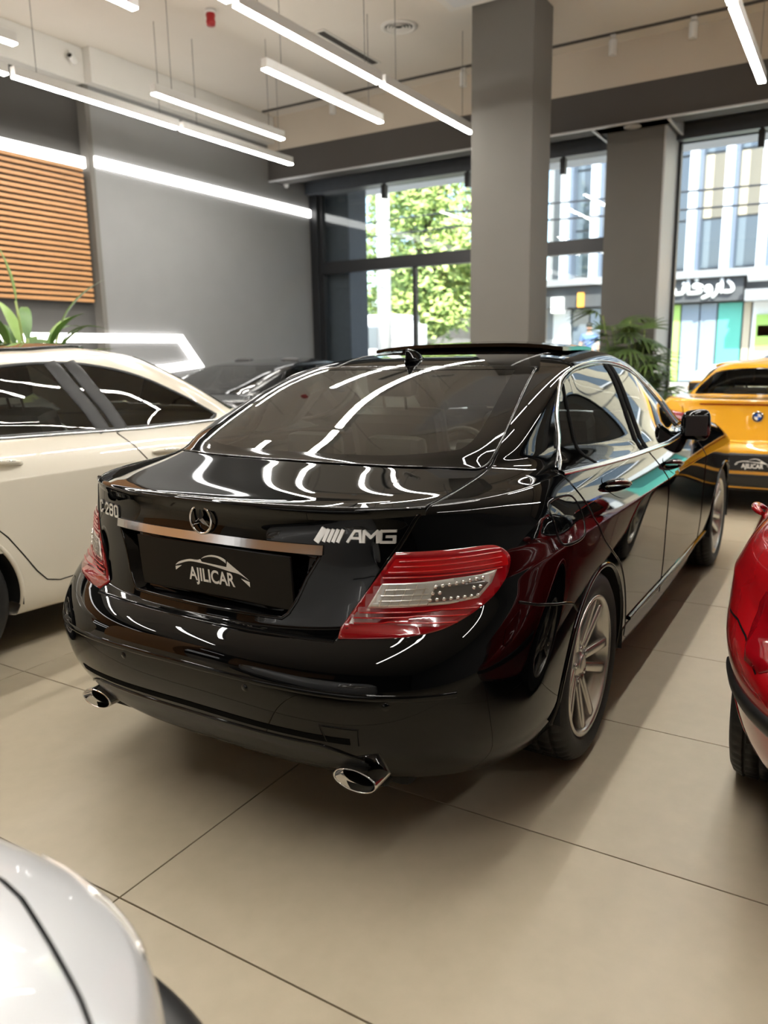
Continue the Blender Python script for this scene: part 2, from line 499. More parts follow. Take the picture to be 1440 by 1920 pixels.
        if rim > 0:
            mp = {}
            for e in bm.edges:
                if e.is_boundary:
                    a, b = e.verts[0].index, e.verts[1].index
                    for q in (a, b):
                        if q not in mp: mp[q] = len(V); V.append(V[q]-N[q]*rim)
                    F.append([a, b, mp[b], mp[a]])
        bm.free()
        return V, F
def mir(V): return [Vector((v[0], -v[1], v[2])) for v in V]
# ------------------------------------------------------------------ the showroom shell
noise_tint(principled('grout', (.03, .025, .02), .8), 8, .2)
mt = principled('floor_tile', (.46, .40, .305), .42, spec=.4)
def tile_material(m):
    nt = m.node_tree; N = nt.nodes; L = nt.links; b = N['Principled BSDF']
    tc = N.new('ShaderNodeTexCoord'); oi = N.new('ShaderNodeObjectInfo')
    n1 = N.new('ShaderNodeTexNoise'); n1.inputs['Scale'].default_value = 1.6; n1.inputs['Detail'].default_value = 5; n1.inputs['Roughness'].default_value = .6
    ad = N.new('ShaderNodeVectorMath'); ad.operation = 'ADD'; L.new(tc.outputs['Object'], ad.inputs[0])
    mv = N.new('ShaderNodeVectorMath'); mv.operation = 'SCALE'; mv.inputs['Scale'].default_value = 20; cb = N.new('ShaderNodeCombineXYZ')
    L.new(oi.outputs['Random'], cb.inputs[0]); L.new(oi.outputs['Random'], cb.inputs[1]); L.new(cb.outputs[0], mv.inputs[0]); L.new(mv.outputs[0], ad.inputs[1])
    L.new(ad.outputs[0], n1.inputs['Vector'])
    n2 = N.new('ShaderNodeTexNoise'); n2.inputs['Scale'].default_value = 14; n2.inputs['Detail'].default_value = 4; L.new(ad.outputs[0], n2.inputs['Vector'])
    mx = N.new('ShaderNodeMix'); mx.data_type = 'FLOAT'; mx.inputs[0].default_value = .35; L.new(n1.outputs[0], mx.inputs[2]); L.new(n2.outputs[0], mx.inputs[3])
    cr = N.new('ShaderNodeValToRGB'); cr.color_ramp.elements[0].position = .3; cr.color_ramp.elements[1].position = .72
    cr.color_ramp.elements[0].color = (.405, .350, .252, 1); cr.color_ramp.elements[1].color = (.50, .432, .318, 1)
    L.new(mx.outputs[0], cr.inputs[0]); L.new(cr.outputs[0], b.inputs['Base Color'])
    mr = N.new('ShaderNodeMapRange'); mr.inputs[3].default_value = .36; mr.inputs[4].default_value = .50; L.new(n2.outputs[0], mr.inputs[0]); L.new(mr.outputs[0], b.inputs['Roughness'])
tile_material(mt)
noise_tint(principled('wall_grey', (.215, .215, .215), .75, spec=.25), 3, .05, bump=.04, bump_scale=120)
noise_tint(principled('wall_dark', (.060, .058, .054), .7, spec=.25), 3, .06)
noise_tint(principled('column_grey', (.135, .128, .115), .75, spec=.25), 3, .05, bump=.04, bump_scale=120)
noise_tint(principled('beam_grey', (.075, .070, .065), .7, spec=.25), 3, .05)
noise_tint(principled('ceiling_white', (.60, .56, .50), .85, spec=.2), 2, .03)
noise_tint(principled('soffit_white', (.60, .585, .55), .8, spec=.2), 2, .03)
noise_tint(principled('bulkhead_beige', (.52, .46, .38), .8, spec=.2), 2, .03)
noise_tint(principled('wood', (.46, .235, .095), .5), 3, .30, stretch=(.6, 8, 40), detail=6)
noise_tint(principled('frame_black', (.012, .013, .015), .4), 30, .2)
noise_tint(principled('frame_blue', (.05, .058, .07), .45), 10, .2)
principled('trim_light', (.50, .51, .52), .4)
principled('housing', (.62, .61, .59), .45)
principled('red_plastic', (.30, .006, .008), .35)
principled('wire', (.12, .12, .12), .5)
emitter('led_tube', (1.0, .965, .90), LED_POWER*5)
emitter('led_strip', (1.0, .98, .95), STRIP_POWER)
thin_glass('window_glass', (.93, .96, .955), .55)

def structure(o): o['kind'] = 'structure'; return o
GX, WY, CZ = 11.07, 8.0, 4.872          # street glazing, left wall, ceiling
BX, BY = -7.0, -6.8                     # back wall, right wall
floor = structure(MB().box(BX, GX+.3, BY, WY, -.10, -.016).build('floor', 'grout'))
tx, ty = .805, 1.583
tile_me = MB().box(-tx/2+.0024, tx/2-.0024, -ty/2+.0024, ty/2-.0024, -.0155, 0, .0012).mesh('tile'); tile_me.materials.append(MATS['floor_tile'])
k0 = math.ceil((BX-1.155)/tx); k1 = math.floor((GX-1.155)/tx)
for i in range(k0, k1):
    for j in range(math.ceil((BY-1.533)/ty), math.floor((WY-1.533)/ty)+1):
        xc = 1.155+(i+.5)*tx; yc = 1.533+(j+.5)*ty
        if yc+ty/2 > WY+.9: continue
        o = bpy.data.objects.new('tile', tile_me); link(o, floor); o.location = (xc, yc, 0)
structure(MB().box(BX, 9.93, BY, WY, CZ, CZ+.12).build('ceiling', 'ceiling_white'))
# left wall: recessed part with the wooden slats, then the grey panel
wl_ = structure(MB().box(BX, 6.667, WY+.14, WY+.30, 0, CZ).build('wall_left', 'wall_dark'))
MB().box(6.667, GX+.2, WY, WY+.30, 0, 4.50).build('wall_panel', 'wall_grey', wl_)
MB().box(6.60, 6.667, WY-.004, WY+.20, 0, 4.50).build('panel_edge', 'column_grey', wl_)
MB().box(BX, 6.55, WY+.10, WY+.14, 2.036, 3.592).build('slat_backing', 'wall_dark', wl_)
nsl = 25; ph = (3.592-2.036)/nsl
slat_me = MB().box(BX, 6.55, WY+.062, WY+.10, 0, ph*.62, .004).mesh('slat'); slat_me.materials.append(MATS['wood'])
for i in range(nsl):
    o = bpy.data.objects.new('slat', slat_me); link(o, wl_); o.location = (0, 0, 2.036+i*ph+.01)
structure(MB().box(BX, 6.62, WY-.02, WY+.14, 4.498, CZ).build('trim_1', 'soffit_white'))
structure(MB().box(6.62, 9.93, WY-.14, WY, 4.50, CZ).build('trim_2', 'soffit_white'))
# street front: bulkhead, beam, soffit, glazing
wf = structure(MB().box(9.93, 10.25, BY, WY+.2, 4.398, CZ+.1).build('wall_front', 'bulkhead_beige'))
structure(MB().box(9.93, 10.25, BY, WY+.2, 3.985, 4.398).build('trim_3', 'beam_grey'))
structure(MB().box(9.915, 9.96, BY, WY+.2, 3.972, 3.990).build('trim_4', 'trim_light'))
structure(MB().box(10.25, GX+.3, BY, WY+.2, 4.10, 4.4).build('trim_5', 'frame_black'))
structure(MB().box(10.84, GX+.05, BY, WY+.2, 3.93, 4.12).build('trim_6', 'frame_blue'))
pil = structure(MB().box(10.27, GX+.2, 2.24, 2.92, 0, 4.1).build('wall_pillar', 'column_grey'))
MB().box(9.96, 10.9, 2.15, 3.0, 3.985, 4.10).build('pillar_soffit', 'beam_grey', pil)
MB().box(9.98, 10.80, 2.12, 2.15, 3.965, 4.10).build('soffit_edge', 'trim_light', pil)
MB().box(9.98, 10.80, 3.0, 3.03, 3.965, 4.10).build('soffit_edge', 'trim_light', pil)
MB().box(10.28, GX, 2.215, 2.24, 0, 3.99).build('pillar_lit_side', 'trim_light', pil)  # paler sheet colours in the light falling on the pillar's right side
structure(MB().box(10.27, GX+.2, -2.9, -2.2, 0, 4.1).build('wall_pillar', 'column_grey'))
structure(MB().box(8.04, 8.58, 3.05, 3.73, 0, CZ, .006).build('column', 'column_grey'))
structure(MB().box(BX-.2, BX, BY, WY+.3, 0, CZ).build('wall_back', 'wall_dark'))
bk = structure(MB().box(BX, BX+.05, 1.2, 7.4, .3, 3.9).build('trim_7', 'wood'))
structure(MB().box(-1.16, -1.02, 3.95, 6.4, 0, 2.3, .004).build('wall_partition', 'wood'))
structure(MB().box(BX-.2, GX+.2, BY-.2, BY, 0, CZ).build('wall_right', 'wall_grey'))
def window(n, y0, y1, z1, mull, trans):
    f = MB(); w = .06
    f.box(GX-.05, GX+.05, y0, y0+w, 0, z1).box(GX-.05, GX+.05, y1-w, y1, 0, z1).box(GX-.05, GX+.05, y0, y1, z1-.02, z1+.14).box(GX-.05, GX+.05, y0, y1, 0, .10)
    o = structure(f.build('window_%d' % n, 'frame_black'))
    zs = [.10, z1-.02]
    if trans:
        MB().box(GX-.07, GX+.05, y0, y1, trans[0], trans[1]).build('transom', 'frame_black', o)
        zs = [.10, trans[0], trans[1], z1-.02]
    for a in range(0, len(zs), 2):
        cuts = [y0+w]+([m for m in mull] if a == 0 else [])+[y1-w]
        for p, q in zip(cuts[:-1], cuts[1:]):
            MB().box(GX-.004, GX+.004, p, q, zs[a], zs[a+1]).build('pane', 'window_glass', o)
    for m in mull: MB().box(GX-.04, GX+.04, m-.028, m+.028, .10, zs[1]).build('mullion', 'frame_black', o)
    return o
window(1, 2.92, 7.86, 3.992, [4.2, 6.08], (2.685, 2.872))
window(2, -2.2, 2.24, 3.95, [], None)
window(3, BY, -2.9, 3.95, [-4.8], None)
MB().box(GX-.12, GX+.12, 7.86, WY, 0, 4.1).build('frame_jamb', 'frame_black', bpy.data.objects['window_1'])
# illuminated lines on the left wall
def bar_poly(pts, w, d0, d1):
    """flat bar following a line in x,z on the wall plane"""
    m = MB(); P = [np.array(p, float) for p in pts]; L = []
    for i, p in enumerate(P):
        a = P[max(i-1, 0)]; b = P[min(i+1, len(P)-1)]
        d1_ = (p-a)/(np.linalg.norm(p-a)+1e-9) if i else None; d2_ = (b-p)/(np.linalg.norm(b-p)+1e-9) if i < len(P)-1 else None
        if d1_ is None: t = d2_; s = 1
        elif d2_ is None: t = d1_; s = 1
        else: t = d1_+d2_; t /= np.linalg.norm(t); s = 1/max(.4, t@d2_)
        nrm = np.array([-t[1], t[0]])*w/2*s; L.append((p+nrm, p-nrm))
    for (a, b), (c, d) in zip(L[:-1], L[1:]):
        m.add([(q[0], y, q[1]) for y in (d0, d1) for q in (a, b, d, c)], [(0, 1, 2, 3), (7, 6, 5, 4), (0, 4, 5, 1), (1, 5, 6, 2), (2, 6, 7, 3), (3, 7, 4, 0)])
    return m
s1 = bar_poly([(6.667, 3.665), (GX-.02, 3.648)], .115, WY-.03, WY-.001).build('wall_light', 'led_strip')
setp(s1, 'long glowing line across the plain grey wall panel, ending at the window', 'wall light')
s2 = bar_poly([(BX, 3.650), (6.60, 3.650)], .115, WY+.07, WY+.139).build('wall_light', 'led_strip')
setp(s2, 'glowing line running along the top edge of the wooden slats', 'wall light')
s3 = bar_poly([(BX, 1.618), (7.84, 1.618), (8.14, 1.272), (7.50, 1.22), (BX, 1.22)], .10, WY-.05, WY-.006).build('wall_light', 'led_strip')
setp(s3, 'low glowing line with an angled end, behind the white sedan', 'wall light')
# pendant light tubes
def tube_light(x, y, label, group):
    o = empty('pendant_light', (x+1.0, y, 3.865), 0, label, 'pendant light', group)
    MB().box(-1.0, 1.0, -.035, .035, .012, .095, .003).build('housing', 'housing', o)
    MB().box(-.995, .995, -.031, .031, 0, .014).build('diffuser', 'led_tube', o)
    for dx in (-.75, .75): MB().tube([(dx, 0, .09), (dx, 0, CZ-3.865)], .0035, 6).build('suspension_wire', 'wire', o)
GRP = 'white tube lights hanging from the ceiling'
rows = {6.75: [('second pendant tube of the row nearest the grey wall, ending above the dark car', 6.87), ('first full pendant tube of the row nearest the grey wall, over the wooden slats', 4.81)],
        4.11: [('pendant tube whose far end meets the grey column', 6.87), ('longest-looking pendant tube in the upper middle, in line with the one meeting the column', 4.81)],
        1.047: [('pendant tube at the top right, above the beam and the right window', 6.87), ('pendant tube cut off by the top right edge of the picture', 4.81)]}
for y, named in rows.items():
    for i in range(4):
        x = 6.87-2.06*i
        lab = [l for l, xx in named if abs(xx-x) < .01]
        tube_light(x, y, lab[0] if lab else 'white pendant tube in the rows over the middle of the showroom and behind it', GRP)
for y, named in ((6.07, {5.83: 'short single pendant tube between the two rows at the left, hanging on thin wires', 2.38: 'pendant tube cut off by the left edge of the picture near the top'}), (4.76, {5.91: 'single pendant tube left of the tube that meets the grey column', 2.46: 'pendant tube cut off by the top edge left of the red ceiling beacon'}), (.38, {})):
    for x in (5.83, 2.38, -1.07):
        x += .08 if y == 4.76 else 0
        tube_light(x, y, named.get(round(x, 2), 'white pendant tube in the rows over the middle of the showroom and behind it'), GRP)
for y in (-2.6,):  # unseen row of tubes added to brighten the right of the room
    for i in range(0, 4): tube_light(6.87-2.06*i, y, 'unseen white pendant tube added to light the right part of the showroom', GRP)
# ceiling fittings
v = empty('ceiling_vent', (8.12, 4.64, CZ), 0, 'round white air vent in the ceiling left of the column', 'air vent')
MB().lathe([(.20, 0), (.20, -.012), (.165, -.022), (.150, -.004)], 40).build('ring', 'soffit_white', v)
for r in (.04, .075, .11): MB().lathe([(r, -.004), (r+.022, -.018), (r+.026, -.014), (r+.006, 0)], 32).build('blade', 'soffit_white', v)
MB().lathe([(0, -.0015), (.152, -.0015)], 32).build('duct', 'wall_dark', v)
v = empty('slot_vent', (8.32, 5.425, CZ), 0, 'long dark slot air vent in the ceiling above the pendant tubes', 'air vent')
MB().box(-.60, .60, -.07, .07, -.010, 0).build('frame', 'soffit_white', v)
MB().box(-.57, .57, -.045, .045, -.012, -.0095).build('slot', 'wall_dark', v)
for q in (-.022, 0, .022): MB().box(-.57, .57, q-.003, q+.003, -.016, -.011).build('blade', 'beam_grey', v)
v = empty('ceiling_beacon', (6.68, 6.05, CZ), 0, 'small dark red beacon on the ceiling at the top of the picture', 'beacon')
MB().lathe([(0, 0), (.055, 0), (.055, -.03), (.045, -.035)], 24).build('base', 'housing', v)
MB().lathe([(.045, -.035), (.05, -.05), (.042, -.09), (.05, -.11), (.042, -.15), (0, -.155)], 24).build('lens', 'red_plastic', v)
v = empty('smoke_detector', (6.98, 5.62, CZ), 0, 'small white smoke detector beside the red ceiling beacon', 'detector')
MB().lathe([(0, -.045), (.03, -.044), (.045, -.03), (.055, -.012), (.055, 0)], 24).build('dome', 'housing', v)
tr = empty('spot_track', (9.61, 0, CZ), 0, 'thin dark light track along the ceiling in front of the beam', 'light track')
MB().box(-.018, .018, BY, WY-.2, -.022, 0).build('rail', 'beam_grey', tr)
for y, lab in ((6.56, 'pale track spotlight on the ceiling left of the tube lights'), (4.57, 'pale track spotlight on the ceiling just left of the column'), (2.71, 'pale track spotlight on the ceiling just right of the column'), (1.85, 'pale track spotlight on the ceiling near the top right tube'), (.2, 'pale track spotlight at the right end of the ceiling track')):
    s = empty('track_spotlight', (9.61, y, CZ-.022), 0, lab, 'spotlight', 'pale spotlights on the ceiling track')
    MB().box(-.015, .015, -.03, .03, -.03, 0).build('adapter', 'housing', s)
    MB().lathe([(0, -.05), (.042, -.05), (.045, -.06), (.045, -.21), (.038, -.21), (.03, -.19), (0, -.19)], 20).build('head', 'housing', s)
    MB().lathe([(0, -.192), (.03, -.192)], 16).build('reflector', 'steel', s)
for y, lab in ((6.50, 'black spotlight under the window header, in front of the trees'), (5.09, 'black spotlight under the window header, just left of the column'), (3.67, 'black spotlight under the window header, just right of the column'), (1.24, 'black spotlight under the header of the right window')):
    s = empty('window_spotlight', (10.87, y, 3.93), 0, lab, 'spotlight', 'black spotlights over the windows')
    MB().box(-.05, .05, -.035, .035, -.22, -.02, .006).build('head', 'frame_black', s)
    MB().box(-.02, .02, -.02, .02, -.03, 0).build('bracket', 'frame_black', s)
    MB().box(-.038, .038, -.026, .026, -.2215, -.219).build('lens', 'steel', s)
for loc, lab in (((6.44, WY-.02, 4.76), 'white security camera high on the left wall, near the corner of the soffit'), ((10.30, WY-.0, 4.06), 'small white security camera in the corner over the grey wall')):
    s = empty('security_camera', loc, 0, lab, 'camera')
    MB().box(-.03, .03, -.03, 0, -.03, .03, .005).build('mount', 'housing', s)
    b = MB().lathe([(0, 0), (.035, 0), (.038, .01), (.038, .12), (.03, .13), (0, .13)], 20, 'x').build('body', 'housing', s, (-.06, -.075, -.045)); b.rotation_euler = (0, .25, .5)
    MB().lathe([(0, -.003), (.026, -.003)], 16, 'x').build('lens', 'gloss_black', b)
d = empty('downlight', (10.12, 2.58, 3.985), 0, 'round recessed downlight in the grey soffit above the right pillar', 'downlight')
MB().lathe([(.10, 0), (.10, -.008), (.075, -.010), (.06, -.002)], 28).build('ring', 'trim_light', d); MB().lathe([(0, -.003), (.062, -.003)], 24).build('lens', 'housing', d)
cp = empty('ceiling_panel', (6.9, 2.95, CZ), 0, 'pale framed ceiling panel cut off by the top edge beside the column', 'ceiling panel')
MB().box(-1.4, 1.1, -1.0, 1.0, -.045, 0, .004).build('frame', 'soffit_white', cp); MB().box(-1.3, 1.02, -.92, .92, -.05, -.044).build('panel', 'trim_light', cp)
# ------------------------------------------------------------------ the black saloon: outline rings from sill to roof
HERO = (2.485, 1.558)
def R5(z, x, W, n=(2.7, 2.7), c=(-.2, 2.85)): return Ring(z, x, W, n, c)
NB = (3.3, 2.8)
hero_rings = [
 R5((.23, .19, .17, .18, .17), (-.72, 3.20), (.66, .60, .60), (3.0, 2.8)),
 R5((.250, .232, .185, .20, .19), (-.92, 3.42), (.835, .83, .80), (2.95, 2.8)),
 R5((.253, .235, .187, .203, .193), (-.925, 3.425), (.838, .833, .803), (2.95, 2.8)),
 R5((.315, .295, .25, .28, .26), (-.965, 3.47), (.866, .862, .845), (3.2,2.8)),
 R5((.38, .36, .33, .38, .36), (-1.005, 3.50), (.876, .868, .868), NB),
 R5((.45, .46, .43, .47, .45), (-1.03, 3.53), (.885, .872, .882), NB),
 R5((.52, .56, .54, .57, .53), (-1.045, 3.535), (.888, .872, .886), NB),
 R5((.585, .65, .65, .66, .60), (-1.042, 3.53), (.888, .876, .888), (3.0, 2.8)),
 R5((.620, .72, .74, .72, .65), (-1.02, 3.52), (.886, .882, .887), (2.75, 2.8)),
 R5((.648, .78, .79, .76, .70), (-.975, 3.50), (.884, .886, .886), (2.6, 2.8)),
 R5((.658, .825, .82, .785, .74), (-.95, 3.47), (.882, .888, .885), (2.55, 2.8)),
 R5((.660, .827, .822, .787, .742), (-.948, 3.468), (.881, .888, .884), (2.55, 2.8)),
 R5((.69, .86, .855, .82, .77), (-.942, 3.44), (.868, .874, .868), (2.6, 2.7)),
 R5((.76, .90, .89, .85, .79), (-.925, 3.40), (.853, .856, .845), (2.75, 2.7)),
 R5((.85, .935, .92, .875, .805), (-.915, 3.36), (.834, .838, .82), (2.8, 2.7)),
 R5((.92, .965, .945, .895, .82), (-.908, 3.32), (.812, .822, .80), (2.85, 2.7)),
 R5((.962, .985, .962, .905, .83), (-.916, 3.28), (.792, .812, .78), (2.9, 2.7)),
 R5((.988, .997, .972, .912, .84), (-.936, 3.24), (.775, .806, .765), (2.7, 2.7)),
 R5((.990, .998, .974, .913, .842), (-.934, 3.235), (.772, .805, .763), (2.65, 2.7)),
 R5((.998, 1.004, .978, .918, .85), (-.905, 3.20), (.752, .802, .75), (2.6, 2.7)),
 R5((1.001, 1.011, .983, .93, .87), (-.81, 3.05), (.733, .80, .74), (2.7, 2.7), (-.15, 2.6)),
 R5((1.0215, 1.020, .985, .95, .91), (-.65, 2.80), (.717, .798, .735), (2.9, 2.8), (-.08, 2.35)),
 R5((1.0345, 1.032, .987, .965, .95), (-.56, 2.55), (.704, .796, .735), (3.1, 3), (.0, 2.1)),
 R5((1.0435, 1.044, .989, .975, .972), (-.497, 2.45), (.694, .795, .738), (3.4, 3), (.04, 2.0)),
 R5((1.0475, 1.058, .99, .98, .985), (-.472, 2.38), (.686, .794, .74), (3.8, 3), (.08, 1.95)),
 R5((1.075, 1.095, 1.03, 1.02, 1.03), (-.412, 2.27), (.675, .775, .72), (4.2, 3), (.10, 1.88)),
 R5((1.182, 1.192, 1.12, 1.11, 1.12), (-.12, 2.08), (.655, .733, .69), (4.2, 3), (.22, 1.76)),
 R5((1.256, 1.270, 1.21, 1.20, 1.22), (.10, 1.88), (.636, .688, .65), (4.0, 3), (.40, 1.62)),
 R5((1.311, 1.321, 1.29, 1.28, 1.31), (.29, 1.69), (.612, .645, .605), (3.8, 3), (.57, 1.48)),
 R5((1.342, 1.343, 1.345, 1.335, 1.36), (.42, 1.55), (.575, .59, .56), (3.6, 3), (.68, 1.38)),
 R5((1.358, 1.362, 1.370, 1.36, 1.375), (.50, 1.46), (.52, .54, .50), (3.4, 3), (.76, 1.32)),
 R5((1.378, 1.384, 1.395, 1.388, 1.393), (.66, 1.34), (.37, .38, .34), (3, 3), (.88, 1.25)),
 R5((1.396, 1.40, 1.410, 1.405, 1.405), (.85, 1.22), (.16, .18, .16), (3, 3), (.95, 1.2)),
 R5((1.408, 1.408, 1.414, 1.41, 1.41), (1.0, 1.16), (.0, .0, .0), (3, 3), (1.05, 1.12)),
]
hero_counts = [2,3,3,4,5,6,6,6,5,5,5,4,5,5,5,5,5,4,5,6,6,6,6,5,5,6,6,6,5,5,4,3,3,3]
# ------------------------------------------------------------------ wheels (axis along y, outer face towards -y, centre at the origin)
WH = {}
def wheel_meshes(key, R, width, rim, style, n_spoke=5, y_face=0.):
    """meshes of one wheel: tyre, rim barrel, spoke(s), hub cap, bolt, brake disc, caliper"""
    w = width; h = w/2
    prof = [(rim-.012, -h+.030, 0), (rim+.006, -h+.012, 0), (rim+.016, -h+.006, 0), (rim+(R-rim)*.45, -h-.004, 0), (R-.030, -h+.001, 0), (R-.014, -h+.010, 0), (R-.005, -h+.024, 1)]
    gs = [-.30, -.27, -.10, -.07, .07, .10, .27, .30]
    pts = [(R, -h+.036, 1)]
    for i in range(0, 8, 2):
        a, b = gs[i]*w, gs[i+1]*w
        pts += [(R, a-.0015, 1), (R-.007, a, 0), (R-.007, b, 0), (R, b+.0015, 1)]
    pts += [(R, h-.036, 1), (R-.005, h-.024, 1), (R-.014, h-.010, 0), (R-.030, h-.001, 0), (rim+.016, h-.006, 0), (rim-.012, h-.03, 0)]
    prof += pts; n = 208; V = []; F = []; k = len(prof)
    for i in range(n):
        t = 2*math.pi*i/n
        for j, (r, y, tr) in enumerate(prof):
            rr = r-(.006 if (tr and (i+(2 if abs(y) > .27*w else 0)) % 4 == 0) else 0)
            V.append((rr*math.cos(t), y, rr*math.sin(t)))
    for i in range(n):
        i2 = (i+1) % n
        F += [(i*k+j, i2*k+j, i2*k+j+1, i*k+j+1) for j in range(k-1)]
    out = {}
    out['tire'] = MB().add(V, F, True).mesh('tire')
    out['wheel_rim'] = MB().lathe([(rim-.026, h-.02), (rim-.030, -h+.07), (rim-.022, -h+.045), (rim-.013, -h+.03), (rim-.012, -h+.012), (rim-.004, -h+.005), (rim+.004, -h+.006), (rim+.006, -h+.012), (rim-.004, -h+.03), (rim-.01, h-.02)], 72, 'y').mesh('wheel_rim')
    yo = -h+.016                                   # depth of the spoke faces at the rim
    def spoke(off, wid0, wid1, ang, r0=.050, yh=.030):
        m = MB(); st = 8; V = []; F = []
        for i in range(st+1):
            u = i/st; r = r0+(rim-.006-r0)*u
            tl = off*(1-.0*u)*(.55+.45*u) if off else 0
            wd = wid0+(wid1-wid0)*u
            yf = yo+yh*(1-u)**1.6+.004*math.sin(u*math.pi)
            cx = tl+ang*u
            for (a, d) in ((-.5, .012), (-.5, .004), (-.36, 0), (.36, 0), (.5, .004), (.5, .012), (.35, .035), (-.35, .035)):
                V.append((cx+a*wd, yf+d, r))
        for i in range(st):
            F += [(i*8+j, (i+1)*8+j, (i+1)*8+(j+1) % 8, i*8+(j+1) % 8) for j in range(8)]
        F += [tuple(range(8)), tuple(st*8+j for j in reversed(range(8)))]
        return m.add(V, F, True)
    if style == 'twin':
        out['spokes'] = [spoke(-.036, .036, .040, -.014).mesh('spoke'), spoke(.036, .036, .040, .014).mesh('spoke')]
    elif style == 'y':
        out['spokes'] = [spoke(0, .050, .032, -.035).mesh('spoke'), spoke(0, .050, .032, .035).mesh('spoke')]
    else:
        out['spokes'] = [spoke(0, .062, .052, 0).mesh('spoke')]
    out['hub_cap'] = MB().lathe([(.0, yo+.018), (.028, yo+.018), (.033, yo+.021), (.036, yo+.028), (.060, yo+.032), (.074, yo+.040), (.078, yo+.062)], 40, 'y').mesh('hub_cap')
    out['bolt'] = MB().lathe([(0, yo+.022), (.009, yo+.022), (.011, yo+.026), (.011, yo+.045)], 12, 'y').mesh('lug_bolt')
    out['disc'] = MB().lathe([(.06, h-.11), (.155, h-.11), (.155, h-.085), (.06, h-.085)], 48, 'y').mesh('brake_disc')
    cal = MB()
    for i in range(7):
        t0 = math.radians(20+i*9); t1 = math.radians(29+i*9)
        cal.add([(r*math.cos(t), y, r*math.sin(t)) for t in (t0, t1) for r in (.105, .175) for y in (h-.125, h-.07)],
                [(0, 1, 3, 2), (4, 6, 7, 5), (0, 4, 5, 1), (2, 3, 7, 6), (0, 2, 6, 4), (1, 5, 7, 3)])
    out['caliper'] = cal.mesh('brake_caliper')
    out['n'] = n_spoke
    WH[key] = out
    mats = {'tire': 'rubber', 'wheel_rim': 'alloy', 'hub_cap': 'alloy', 'bolt': 'satin_chrome', 'disc': 'steel', 'caliper': 'steel'}
    for q, mm in mats.items(): out[q].materials.append(MATS[mm])
    for sp in out['spokes']: sp.materials.append(MATS['alloy'])
def put_wheel(key, parent, x, y, z, side=-1, spin=0., detail=True):
    """place a wheel under a car; side -1 right (faces -y), +1 left"""
    W = WH[key]; M = Matrix.Translation((x, y, z)) @ (Matrix.Rotation(math.pi, 4, 'Z') if side > 0 else Matrix.Identity(4)) @ Matrix.Rotation(spin, 4, 'Y')
    t = bpy.data.objects.new('tire', W['tire']); link(t, parent); t.matrix_local = M
    r = bpy.data.objects.new('wheel_rim', W['wheel_rim']); link(r, parent); r.matrix_local = M
    if not detail: return
    for i in range(W['n']):
        A = Matrix.Rotation(2*math.pi*i/W['n'], 4, 'Y')
        for sp in W['spokes']:
            o = bpy.data.objects.new('spoke', sp); link(o, r); o.matrix_local = A
        o = bpy.data.objects.new('lug_bolt', W['bolt']); link(o, r)
        o.matrix_local = Matrix.Rotation(2*math.pi*(i+.5)/W['n'], 4, 'Y') @ Matrix.Translation((0, 0, .056))
    for nm in ('hub_cap', 'disc', 'caliper'):
        o = bpy.data.objects.new({'disc': 'brake_disc', 'caliper': 'brake_caliper'}.get(nm, nm), W[nm]); link(o, r)
# ------------------------------------------------------------------ the black saloon itself
wheel_meshes('hero', .3265, .245, .2375, 'twin', 5)
def arch_poly(cx, cz, r, n=40): return [(cx+r*math.cos(2*math.pi*i/n), cz+r*math.sin(2*math.pi*i/n)) for i in range(n)]
side_only = lambda p, n: (p[..., 1] < -.55)
def wheel_well(parent, cx, cz, r, y0, y1, mirror):
    """dark liner inside a wheel arch, open towards the outside"""
    m = MB(); n = 28
    V = []
    for i in range(n+1):
        t = math.radians(-8)+math.radians(196)*i/n
        V += [(cx+r*math.cos(t), y0, cz+r*math.sin(t)), (cx+r*math.cos(t), y1, cz+r*math.sin(t))]
    F = [(2*i, 2*i+1, 2*i+3, 2*i+2) for i in range(n)]
    k = len(V); V.append((cx, y1, cz)); F += [(2*i+1, 2*i+3, k) for i in range(n)]
    if mirror: V = mir(V)
    m.add(V, F, True); return m.build('wheel_well', 'carpet_dark', parent)
def seat(parent, x, y, z, w=.50, back=.60, lean=.28, mat='seat_black', headrest=True):
    """front seat facing +x"""
    s = MB().box(-.26, .26, -w/2, w/2, 0, .14, .04).build('seat_cushion', mat, parent, (x+.06, y, z))
    b = MB().box(-.07, .07, -w/2, w/2, 0, back, .05)
    b.xf(Matrix.Rotation(-lean, 4, 'Y')).build('seat_back', mat, parent, (x-.24, y, z+.08))
    if headrest:
        h = MB().box(-.05, .05, -.13, .13, .06, .25, .045)
        h.tube([(0, -.06, -.06), (0, -.06, .1)], .007).tube([(0, .06, -.06), (0, .06, .1)], .007)
        h.xf(Matrix.Rotation(-lean*.6, 4, 'Y')).build('headrest', mat, parent, (x-.24-math.sin(lean)*back, y, z+.08+math.cos(lean)*back))
